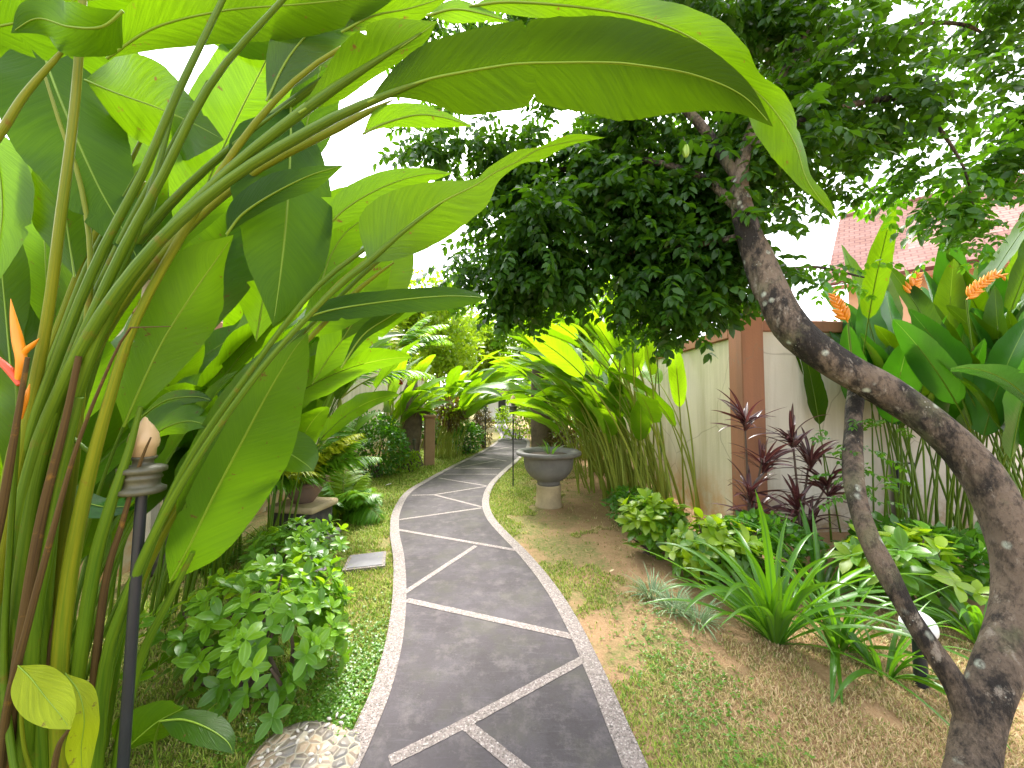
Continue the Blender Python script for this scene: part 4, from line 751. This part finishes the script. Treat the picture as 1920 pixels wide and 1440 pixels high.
# pebble stepping stone
sc_ = gd(566, 1432); ss = empty('stepping_stone', (sc_[0], sc_[1], 0), 'round pebble-covered stepping stone with white pebble flowers, bottom of the lawn', 'stepping stone')
m2 = MB(); ang = np.linspace(0, 6.283, 40, endpoint=False); rad = .215*(1+.06*np.sin(ang*3+1)); prf = [(0, .034), (.5, .034), (.85, .030), (.97, .02), (1.0, -.02)]
V = np.array([[(sc_[0]+np.cos(a)*rad[i]*f*1.12), (sc_[1]+np.sin(a)*rad[i]*f*.95), z] for f, z in prf for i, a in enumerate(ang)]); m2.add(V, grid_faces(5, 40, True)[:, ::-1]); m2.build('disc', M['river'], ss)
for px, py in [(628, 1366), (566, 1392), (598, 1430), (505, 1434)]:
    c = gd(px, py); m2 = MB()
    for k in range(6):
        a = k*1.047+px; d = np.array([math.cos(a), math.sin(a), 0]); o = c+d*.022; e = np.linspace(0, 1, 6)
        tube(m2, (o+UP*.036)[None]+d*(e[:, None]*.026), (.0065*np.sin(math.pi*(e*.9+.05))**.6), 7)
    m2.build('pebble_flower', flat('pale_pebble', (.5, .46, .40), .6, .2), ss)
# globe lamp, white board
gb = empty('globe_lamp', (2.3, 2.12, 0), 'white globe lamp low in the bed behind the leaning limb', 'garden lamp'); c = at(1722, 1174, 2.12)
m2 = MB(); th = np.linspace(0, math.pi, 16); lathe(m2, np.stack([-.0+.078*np.sin(th), .078*-np.cos(th)], 1), c, 28); m2.build('globe', M['white'], gb)
m2 = MB(); tube(m2, [[c[0], c[1], -.02], [c[0], c[1], c[2]-.08]], .03, 10); m2.build('stem', M['black'], gb)
bd = empty('white_panel', (4.72, 4.52, 0), 'narrow white panel in a dark frame standing against the pale wall', 'panel')
m2 = MB(); box(m2, (4.72, 4.53, .42), (.24, .03, .78), .09); m2.build('frame', M['black'], bd, smooth=False)
m2 = MB(); box(m2, (4.715, 4.507, .44), (.19, .02, .70), .09); m2.build('board', M['white'], bd, smooth=False)
# stump, post, far trunk
tr = empty('tree_stump', (-2.35, 8.9, 0), 'gnarled grey tree stump beside the sandstone post left of the path', 'tree'); r = np.random.default_rng(3)
m2 = MB(); P = spl([at(762, 880, 8.9), at(765, 850, 8.9), at(772, 800, 8.9), at(768, 750, 8.9), at(775, 700, 8.9)], 20); tube(m2, P, np.linspace(.3, .12, 20), 12, rough=.12, rng=r); m2.build('trunk', M['bark_far'], tr)
m2 = MB(); tube(m2, spl([at(768, 752, 8.9), at(790, 768, 8.8), at(806, 775, 8.7)], 8), np.linspace(.09, .05, 8), 8, rough=.1, rng=r); m2.build('limb', M['bark_far'], tr)
m2 = MB(); box(m2, (-1.98, 9.0, .55), (.24, .24, 1.2), .3, bev=.02); box(m2, (-1.98, 9.0, 1.18), (.30, .30, .08), .3, bev=.02); tag(m2.build('sandstone_post', flat('ruddy_stone', (.35, .2, .12), .85, .3, 5, .6), smooth=False), 'weathered reddish stone post beside the gnarled stump', 'post')
def fartree(base, hgt, tr_, rad, n, label, mat, leaf, seed, group=None, shape=(.28, .2), trunk=True):
    rt = bush('leafy_tree', base, rad, n, label, mat, leaf, 0 if trunk else 5, seed, group, 'tree', shape, hol=.3, lump=.35) if False else None
    r = np.random.default_rng(seed); rt = empty('leafy_tree', base, label, 'tree', group); b = np.array(base, float); m2 = MB(); c = b+UP*hgt
    tube(m2, spl([b-UP*.05, b+UP*hgt*.5+r.normal(0, .08, 3)*rad, c], 10), np.linspace(tr_, tr_*.4, 10), 12, rough=.08, rng=r)
    for i in range(6): e = c+nrmz(r.normal(0, 1, 3)+UP*.3)*np.array(rad)*.8; tube(m2, spl([b+UP*hgt*r.uniform(.6, 1), (c+e)/2+r.normal(0, .1, 3), e], 6), np.linspace(tr_*.35, tr_*.08, 6), 6)
    m2.build('trunk', M['bark_far'], rt)
    k = 26; cc = nrmz(r.standard_normal((k, 3)))*r.uniform(.35, 1, (k, 1))**.6*np.array(rad)*.8+c; w_ = r.uniform(.25, .5, k)
    i = r.integers(k, size=n); P = cc[i]+nrmz(r.standard_normal((n, 3)))*(r.random((n, 1))**.4)*w_[i, None]*np.array(rad)*.75
    T, F, U = leaf_t(1, shape[0], 2, .2, shape[1]); m3 = MB(); inst(m3, T, F, U, P, frames(r.standard_normal((n, 3))-UP*.4, nrmz(r.normal(0, .6, (n, 3))+UP)), leaf*r.uniform(.6, 1.3, n)); m3.build('crown', mat, rt)
    return rt
fartree((.72, 9.0, 0), 4.1, .27, (1.0, 1.0, 1.0), 900, 'thick dark tree trunk behind the stone bowl', M['bush'], .16, 61)
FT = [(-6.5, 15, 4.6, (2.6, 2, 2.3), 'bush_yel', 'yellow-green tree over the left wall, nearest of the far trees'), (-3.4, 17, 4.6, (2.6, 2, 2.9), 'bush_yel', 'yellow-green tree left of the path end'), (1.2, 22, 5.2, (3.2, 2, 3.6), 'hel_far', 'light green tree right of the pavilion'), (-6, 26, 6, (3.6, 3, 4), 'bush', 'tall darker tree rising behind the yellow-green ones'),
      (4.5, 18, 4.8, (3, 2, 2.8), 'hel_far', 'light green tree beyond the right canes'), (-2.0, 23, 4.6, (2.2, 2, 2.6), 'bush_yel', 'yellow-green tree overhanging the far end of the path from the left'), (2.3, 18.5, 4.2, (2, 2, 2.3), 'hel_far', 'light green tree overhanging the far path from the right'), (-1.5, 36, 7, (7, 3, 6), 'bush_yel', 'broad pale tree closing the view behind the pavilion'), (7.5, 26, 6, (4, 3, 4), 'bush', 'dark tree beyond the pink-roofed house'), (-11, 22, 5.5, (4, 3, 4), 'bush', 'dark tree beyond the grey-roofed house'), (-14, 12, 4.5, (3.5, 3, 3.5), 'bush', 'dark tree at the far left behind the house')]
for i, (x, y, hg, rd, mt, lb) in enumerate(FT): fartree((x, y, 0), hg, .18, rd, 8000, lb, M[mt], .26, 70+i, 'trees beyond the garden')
# shrubs near the path end
bush('red_shrub', (-.98, 12.6, 0), (.32, .35, .65), 600, 'reddish cordyline-like shrub left of the far path bend', M['croton'], .16, 6, 81, shape=(.12, .4))
bush('croton_shrub', (-1.62, 9.9, .85), (.38, .36, .38), 500, 'dark bronze-leaved croton above the canes left of the path', M['croton'], .17, 8, 82, shape=(.14, .4))
bush('yellow_shrub', (.15, 15, 0), (.9, .6, .75), 900, 'yellow-leaved shrub behind the slim torch', M['bush_yel'], .14, 6, 83)
bush('green_hedge', (-2.6, 13.5, 0), (1.0, 1.6, .8), 1800, 'green hedge along the left side of the far path', M['bush'], .13, 8, 84)
bush('green_hedge', (1.9, 12.5, 0), (.9, 1.4, .6), 1500, 'green hedge along the right side of the far path', M['bush'], .12, 8, 85)
bush('bronze_shrub', (1.15, 8.7, 0), (.35, .3, .5), 450, 'bronze shrub beside the dark trunk behind the stone bowl', M['croton'], .15, 6, 86, shape=(.13, .4))
# cane clumps with arching leaves
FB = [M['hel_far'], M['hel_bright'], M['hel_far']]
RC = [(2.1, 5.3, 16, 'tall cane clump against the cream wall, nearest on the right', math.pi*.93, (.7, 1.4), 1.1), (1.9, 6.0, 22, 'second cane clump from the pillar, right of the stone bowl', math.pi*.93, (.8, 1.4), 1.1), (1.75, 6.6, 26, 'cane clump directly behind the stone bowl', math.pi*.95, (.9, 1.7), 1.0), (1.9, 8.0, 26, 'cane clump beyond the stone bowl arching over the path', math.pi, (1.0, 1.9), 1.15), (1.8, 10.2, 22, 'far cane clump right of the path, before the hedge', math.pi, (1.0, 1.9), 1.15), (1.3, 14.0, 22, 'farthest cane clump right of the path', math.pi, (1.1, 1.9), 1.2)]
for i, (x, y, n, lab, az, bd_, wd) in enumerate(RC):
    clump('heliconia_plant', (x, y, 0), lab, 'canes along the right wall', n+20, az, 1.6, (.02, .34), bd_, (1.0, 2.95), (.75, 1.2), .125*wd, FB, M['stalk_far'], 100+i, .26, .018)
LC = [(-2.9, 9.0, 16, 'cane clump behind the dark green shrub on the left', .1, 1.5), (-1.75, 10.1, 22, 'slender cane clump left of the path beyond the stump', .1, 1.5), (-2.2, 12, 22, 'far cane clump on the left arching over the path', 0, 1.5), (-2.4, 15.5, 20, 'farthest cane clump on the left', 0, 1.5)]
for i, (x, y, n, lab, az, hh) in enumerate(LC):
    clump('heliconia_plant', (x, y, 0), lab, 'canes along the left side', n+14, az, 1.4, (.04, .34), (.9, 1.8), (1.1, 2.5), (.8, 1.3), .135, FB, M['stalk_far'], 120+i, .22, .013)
HR = [M['hel_right'], M['hel_right'], M['hel_dark'], M['hel']]
for i, (x, y, n, lab, hh) in enumerate([(4.15, 4.1, 15, 'dark upright heliconias just right of the leaning trunk bend', 1.35), (5.0, 4.05, 18, 'dark upright heliconias before the pale wall, middle clump', 1.45), (4.3, 3.1, 14, 'dark upright heliconias at the right edge, in front of the others', 1.2), (5.9, 4.2, 18, 'dark upright heliconias in the far right corner below the tiled roof', 1.5)]):
    clump('heliconia_plant', (x, y, 0), lab, 'dark heliconias by the pale wall', n+11, -1.6, 3.0, (.02, .2), (.1, .6), (hh*.95, hh*1.95), (.7, 1.05), .13, HR, M['stalk'], 140+i, .22, .013)
kl = empty('pale_leaf_plant', (3.6, 2.3, 0), 'single broad leaf with a pale blue sheen above the trunk at the right', 'plant')
hleaf(kl, [(1975, 800, 2.5, 0, 0), (1910, 730, 2.5, 60, 35), (1860, 700, 2.5, 40, 26), (1815, 690, 2.5, 16, 12), (1782, 690, 2.5, 0, 0)], M['waxy'], 66, .1, .04, seed=97)
hstalk(kl, [(1985, 810, 2.5, 8), (2000, 1000, 2.45, 10), (1990, 1420, 2.32, 14)], 'stalk', name='stem')
for nm, lab, pts, n, s_ in [('heliconia_flower', 'orange flower spike left of the others, beside the leaning trunk', [(1590, 605, 3.6), (1575, 580, 3.6), (1562, 548, 3.6)], 9, .10), ('heliconia_flower', 'short orange flower spike below the pink roof', [(1706, 560, 3.6), (1712, 535, 3.6), (1722, 512, 3.6)], 8, .10),
        ('heliconia_flower', 'longest orange flower spike near the right edge', [(1812, 562, 3.4), (1840, 535, 3.4), (1868, 515, 3.4), (1885, 520, 3.4)], 14, .085), ('heliconia_flower', 'orange flower spike among the canes by the cream wall', [(1182, 580, 5.3), (1190, 610, 5.3), (1198, 650, 5.3)], 10, .13), ('heliconia_flower', 'lower orange flower spike against the cream wall', [(1228, 620, 5.2), (1226, 645, 5.2), (1224, 680, 5.2)], 9, .11)]:
    b = at(*pts[0]); g0 = (b[0]+.05, b[1], 0); f_ = empty(nm, g0, lab, 'flower', 'orange heliconia flowers on the right'); bracts(f_, pts, s_*1.1, 'orange', int(n*1.7), int(pts[0][0]), .42)
    m2 = MB(); tube(m2, spl([np.array(g0)-UP*.02, (np.array(g0)+b)/2+[.03, 0, .1], b], 12), .008, 6); m2.build('stem', M['stalk'], f_)
# red flower far left, red flower right
for px, py, d, lab, mt in [(752, 716, 7.0, 'small orange-red flower head in front of the left canes', 'red'), (1908, 938, 2.6, 'small orange-red flower at the right edge', 'red')]:
    b = at(px, py, d); f_ = empty('red_flower', (b[0], d, 0), lab, 'flower'); m2 = MB(); r = np.random.default_rng(px); T, F, U = leaf_t(1, .28, 3, .2, -.3)
    inst(m2, T, F, U, np.repeat(b[None], 26, 0), frames(nrmz(r.standard_normal((26, 3))+UP*.3), UP), np.full(26, .012*d)); m2.build('petals', M[mt], f_)
    m2 = MB(); tube(m2, [[b[0], d, -.02], b], .005, 6); m2.build('stem', M['stalk'], f_)

# ------------------------------------------------------------------ bed on the right
def cordyline(base, label, stems, seed, L=(.24, .42), W=.019, n=24, mat='cordy'):
    r = np.random.default_rng(seed); rt = empty('cordyline', base, label, 'plant', 'cordylines by the pillar'); b = np.array(base, float); fo = MB(); st = MB()
    for dx, dy, hh in stems:
        t = b+np.array([dx, dy, hh]); P = spl([b-UP*.02, b+np.array([dx*.3, dy*.3, hh*.5]), t], 10); tube(st, P, np.linspace(.014, .008, 10), 6)
        for i in range(n):
            a = r.uniform(0, 6.28); l = r.uniform(*L); q0 = P[-1]-UP*r.uniform(0, .16); C = curve(q0, a, r.uniform(.2, 1.5), r.uniform(.2, 1.1), l, 12); tt = np.linspace(0, 1, 12)
            w_ = W*r.uniform(.7, 1.2)*np.sin(math.pi*np.clip(tt*.93+.07, 0, 1)**.8)**.7; s, q = sidevec(C, a, r.normal(0, .4)); blade(fo, C, w_, w_, s, q, 1, .35, .05, int(r.integers(1e6)))
    fo.build('foliage', M[mat], rt); st.build('stem', M['twig'], rt)
cordyline((2.35, 3.75, 0), 'dark purple cordyline in front of the terracotta pillar', [(-.02, 0, 1.38), (.08, -.1, 1.0), (-.05, -.1, .7), (.05, 0, .45)], 201)
cordyline((2.85, 3.75, 0), 'bronze-purple cordyline between the pillar and the dark limb', [(-.05, 0, 1.22), (.12, 0, 1.0), (.2, -.1, .75), (-.1, -.1, .6), (.1, 0, .4)], 202, mat='cordy')
sl = [(1.71, 2.5, 46, (.6, 1.1), .025, 'large strap-leaved lily in the bed before the pillar'), (2.05, 2.42, 30, (.4, .75), .017, 'strap-leaved lily just left of the dark limb'), (2.12, 2.2, 22, (.35, .6), .016, 'strap-leaved lily behind the dark limb'), (2.42, 3.0, 34, (.6, .9), .02, 'upright strap-leaved lily beside the globe lamp'), (3.0, 2.45, 30, (.4, .7), .018, 'strap-leaved lily behind the tree fork')]
for i, (x, y, n, L, W, lb) in enumerate(sl): straps('strap_lily', (x, y, 0), lb, 'strap lilies in the right bed', n, L, W, M['strap'], 210+i, (.05, 1.0), (.4, 1.8), .45)
for i, (x, y, lb) in enumerate([(1.12, 3.05, 'pale variegated tuft at the bed edge, farthest from the camera'), (1.2, 2.85, 'pale variegated tuft at the bed edge, second nearest'), (1.32, 2.72, 'pale variegated tuft at the bed edge, nearest to the lily')]): straps('variegated_tuft', (x, y, 0), lb, 'pale tufts along the bed edge', 80, (.13, .26), .0045, M['varieg'], 230+i, (.2, 1.2), (.5, 1.6))
bush('lime_shrub', (1.42, 3.85, 0), (.32, .3, .30), 90, 'lime green shrub at the foot of the canes', M['shrub'], .13, 8, 241, shape=(.24, .3), whorl=6, tip=(M['bush_yel'], .75))
bush('lime_shrub', (1.72, 3.3, 0), (.34, .3, .27), 90, 'lime green shrub between canes and strap lily', M['shrub'], .12, 8, 242, shape=(.24, .3), whorl=6, tip=(M['bush_yel'], .7))
bush('lime_shrub', (3.0, 2.9, 0), (.38, .35, .28), 70, 'lime-tipped shrub behind the tree fork', M['shrub'], .14, 8, 243, shape=(.24, .3), whorl=6, tip=(M['bush_yel'], .5))
bush('low_shrub', (1.5, 4.7, 0), (.3, .5, .22), 700, 'low green shrub at the cane bases beyond the lime shrub', M['bush'], .07, 6, 244)
bush('low_shrub', (3.6, 3.3, 0), (.6, .5, .22), 1100, 'low dark shrub filling the bed at the right edge', M['bush'], .10, 6, 245)
bush('low_shrub', (2.2, 3.4, 0), (.5, .3, .26), 900, 'low dark shrub between lily and cordylines', M['bush'], .08, 6, 246)
# leaf litter
r = np.random.default_rng(9); n = 2600; x = r.uniform(.6, 3.2, n); y = r.uniform(1.0, 8, n); k = ~inpath(x, y, .0) & (r.random(n) < np.clip((x-.5)/1.5, .1, 1)); x, y = x[k], y[k]; T, F, U = leaf_t(1, .25, 2, .2, .3); m2 = MB()
d = r.standard_normal((len(x), 3))*[1, 1, .12]; inst(m2, T, F, U, np.stack([x, y, gz(x, y)+.006], 1), frames(d, nrmz(r.normal(0, .3, d.shape)+UP)), r.uniform(.008, .03, len(x)))
tag(m2.build('leaf_litter', flat('dry_leaf', (.27, .17, .08), .9, .5, 40, .1), loc=(0, 0, 0)), 'dry leaf litter scattered over the bare soil on the right', 'leaf litter', kind='stuff')
for i, (px, py, s_, lb) in enumerate([(1143, 1075, .05, 'pale fallen leaf on the grass right of the path'), (722, 912, .12, 'whitish fallen leaf on the lawn beside the low palm'), (1255, 905, .12, 'yellow fallen leaf at the cane bases')]):
    c = gd(px, py); m2 = MB(); T, F, U = leaf_t(1, .25, 5, .4, -.2); inst(m2, T, F, U, (c+UP*.015)[None], frames(np.array([[1., .3, .1]]), UP), [s_]); tag(m2.build('fallen_leaf', flat('fallen_leaf_tone%d' % i, [(.6, .5, .28), (.7, .66, .62), (.7, .5, .05)][i], .7, .1)), lb, 'leaf', 'fallen leaves')
# ------------------------------------------------------------------ leaning star fruit tree over the path
tree = empty('starfruit_tree', gd(1822, 1495), 'lichen-spotted leaning tree whose dark crown hangs over the path', 'tree'); rt_ = np.random.default_rng(17)
def limb(name, pts, n, seed, parent=tree, rough=.035):
    C = spl(np.c_[[at(*p[:3]) for p in pts], [p[3]*p[2]/FPX/2/math.hypot(1, (p[0]-CX)/FPX)**1.0*(.93 if n > 60 else 1) for p in pts]], n); r = np.random.default_rng(seed); lump = 1+.05*np.interp(np.arange(n), np.arange(0, n, 4), r.standard_normal(len(np.arange(0, n, 4)))); m2 = MB()
    tube(m2, C[:, :3], C[:, 3]*lump, 22, rough=rough, rng=r); return m2.build(name, M['bark'], parent)
limb('trunk', [(1818, 1530, 1.46, 150), (1822, 1470, 1.5, 118), (1828, 1400, 1.55, 104), (1846, 1320, 1.58, 104), (1872, 1240, 1.62, 112), (1900, 1150, 1.66, 112), (1903, 1050, 1.7, 110), (1878, 960, 1.75, 106), (1826, 875, 1.82, 100), (1758, 800, 1.9, 94), (1668, 738, 2.0, 86), (1568, 682, 2.1, 84), (1490, 622, 2.2, 80), (1445, 548, 2.3, 72), (1415, 470, 2.4, 62), (1393, 400, 2.45, 50), (1387, 330, 2.5, 36), (1412, 240, 2.6, 28), (1470, 140, 2.8, 24), (1520, 30, 3.0, 18), (1540, -80, 3.1, 12)], 90, 1)
limb('limb', [(1826, 1370, 1.57, 74), (1795, 1290, 1.6, 58), (1730, 1190, 1.66, 50), (1668, 1085, 1.74, 46), (1622, 990, 1.82, 44), (1600, 900, 1.92, 42), (1600, 800, 2.08, 38), (1606, 715, 2.22, 30)], 44, 2)
for i, b in enumerate([[(1392, 400, 2.45, 22), (1310, 330, 2.65, 17), (1180, 300, 2.95, 13), (1020, 320, 3.3, 8), (880, 300, 3.6, 4)], [(1388, 340, 2.5, 22), (1290, 210, 2.8, 17), (1130, 100, 3.2, 12), (950, 60, 3.6, 6)], [(1400, 280, 2.55, 20), (1550, 210, 2.6, 16), (1700, 190, 2.65, 12), (1800, 300, 2.6, 7), (1830, 420, 2.6, 4)], [(1470, 140, 2.8, 16), (1640, 60, 2.8, 12), (1820, 50, 2.8, 8), (1900, 150, 2.8, 4)],
        [(1405, 440, 2.42, 16), (1300, 460, 2.7, 12), (1150, 480, 3.1, 8), (1000, 520, 3.4, 4)], [(1440, 520, 2.33, 10), (1520, 500, 2.4, 7), (1620, 520, 2.5, 4)]]): limb('limb', b, 24, 10+i, rough=.03)
# compound drooping sprays
def spray_t(k=4, L=.17, l=.062):
    T, F, U = leaf_t(1, .27, 3, .2, .25); m2 = MB(); r = np.random.default_rng(4); t = np.linspace(.2, 1, k)
    P = np.stack([t*L, 0*t, -.35*t**2*L], 1); d = []; Q = []
    for i in range(k):
        for s in (-1, 1): d.append([.5, s*.8, -.35+r.normal(0, .2)]); Q.append(P[i])
    d.append([1, 0, -.8]); Q.append(P[-1]); d = np.array(d); inst(m2, T, F, U, np.array(Q), frames(d, nrmz(r.normal(0, .35, d.shape)+UP)), l*r.uniform(.8, 1.15, len(d)))
    return np.concatenate(m2.V), np.concatenate(m2.F), np.concatenate(m2.U)
ST, SF, SU = spray_t(5, .2, .068)
CR = [(1130, 430, 3.2, 270, 130, .6, 1150, 0), (1190, 280, 3.3, 340, 90, .55, 800, 0), (1330, 60, 3.2, 250, 110, .5, 640, 0), (1560, 150, 2.8, 140, 150, .4, 430, .1), (1800, 300, 2.7, 85, 110, .3, 200, .25), (1810, 40, 2.9, 130, 70, .4, 230, .1), (1880, 190, 2.8, 55, 140, .3, 170, .1), (840, 290, 3.5, 130, 60, .4, 150, .1),
      (980, 490, 3.3, 140, 80, .4, 380, .1), (1290, 520, 2.9, 110, 85, .4, 430, .1), (850, 60, 3.7, 170, 70, .5, 220, .1), (1540, 300, 2.6, 45, 60, .2, 50, .1), (1690, 170, 2.8, 60, 120, .3, 130, .1), (1430, 260, 2.7, 80, 130, .3, 230, 0), (1090, 40, 3.6, 200, 60, .4, 240, 0), (1330, 400, 2.9, 90, 130, .35, 320, 0), (1000, 330, 3.4, 160, 70, .4, 240, 0)]
m3 = MB()
for (px, py, d, rx, ry, rd, n, lit) in CR:
    c = at(px, py, d); rad = np.array([rx*d/FPX, rd, ry*d/FPX]); n = int(n*(.86 if px < 1450 else .56)); nc_ = max(4, n//(16 if px < 1450 else 11)); dc = nrmz(rt_.standard_normal((nc_, 3)))*(rt_.random((nc_, 1))**.4)
    ic = rt_.integers(nc_, size=n); dr = dc[ic]; P = c+dr*rad*.95+rt_.normal(0, .10, (n, 3))*[1, 1, .8]
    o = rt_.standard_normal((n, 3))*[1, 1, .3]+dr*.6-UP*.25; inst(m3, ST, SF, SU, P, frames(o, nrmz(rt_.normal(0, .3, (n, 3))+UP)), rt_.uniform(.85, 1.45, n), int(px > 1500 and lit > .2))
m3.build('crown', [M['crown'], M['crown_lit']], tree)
m3 = MB(); n = 260
for (px, py, d, rx, ry, n) in [(1100, 540, 3.0, 200, 40, 40), (1240, 600, 2.8, 60, 50, 24), (1820, 430, 2.6, 70, 50, 26), (1700, 290, 2.6, 70, 60, 16), (1540, 515, 2.4, 70, 22, 14), (1610, 850, 2.0, 45, 70, 26), (1640, 920, 2.0, 30, 20, 8)]:
    c = at(px, py, d); rad = np.array([rx*d/FPX, .15, ry*d/FPX]); P = c+rt_.uniform(-1, 1, (n, 3))*rad; o = rt_.standard_normal((n, 3))*[1, 1, .3]; inst(m3, ST, SF, SU, P, frames(o, nrmz(rt_.normal(0, .3, (n, 3))+UP)), rt_.uniform(.6, .95, n)*(.62 if d < 2.2 else 1), 0)
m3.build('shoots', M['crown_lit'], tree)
# star fruit
c = at(1286, 283, 2.35); m2 = MB(); t = np.linspace(0, math.pi, 12); a = np.linspace(0, 2*math.pi, 30, endpoint=False); rr = .024*np.sin(t)[:, None]*(.62+.38*np.abs(np.cos(a*2.5))**1.5)[None]
V = np.stack([rr*np.cos(a), rr*np.sin(a), -.045*np.cos(t)[:, None]*np.ones(30)], -1)+c; m2.add(V.reshape(-1, 3), grid_faces(12, 30, True)); sf = empty('star_fruit', c+UP*.05, 'single green ridged star fruit hanging under the big arching leaf', 'fruit'); m2.build('fruit', flat('fruit_skin', (.22, .34, .04), .35, .2), sf)
m2 = MB(); tube(m2, [c+UP*.043, c+UP*.13+np.array([.01, .05, 0])], .002, 5); m2.build('stem', M['twig'], sf)
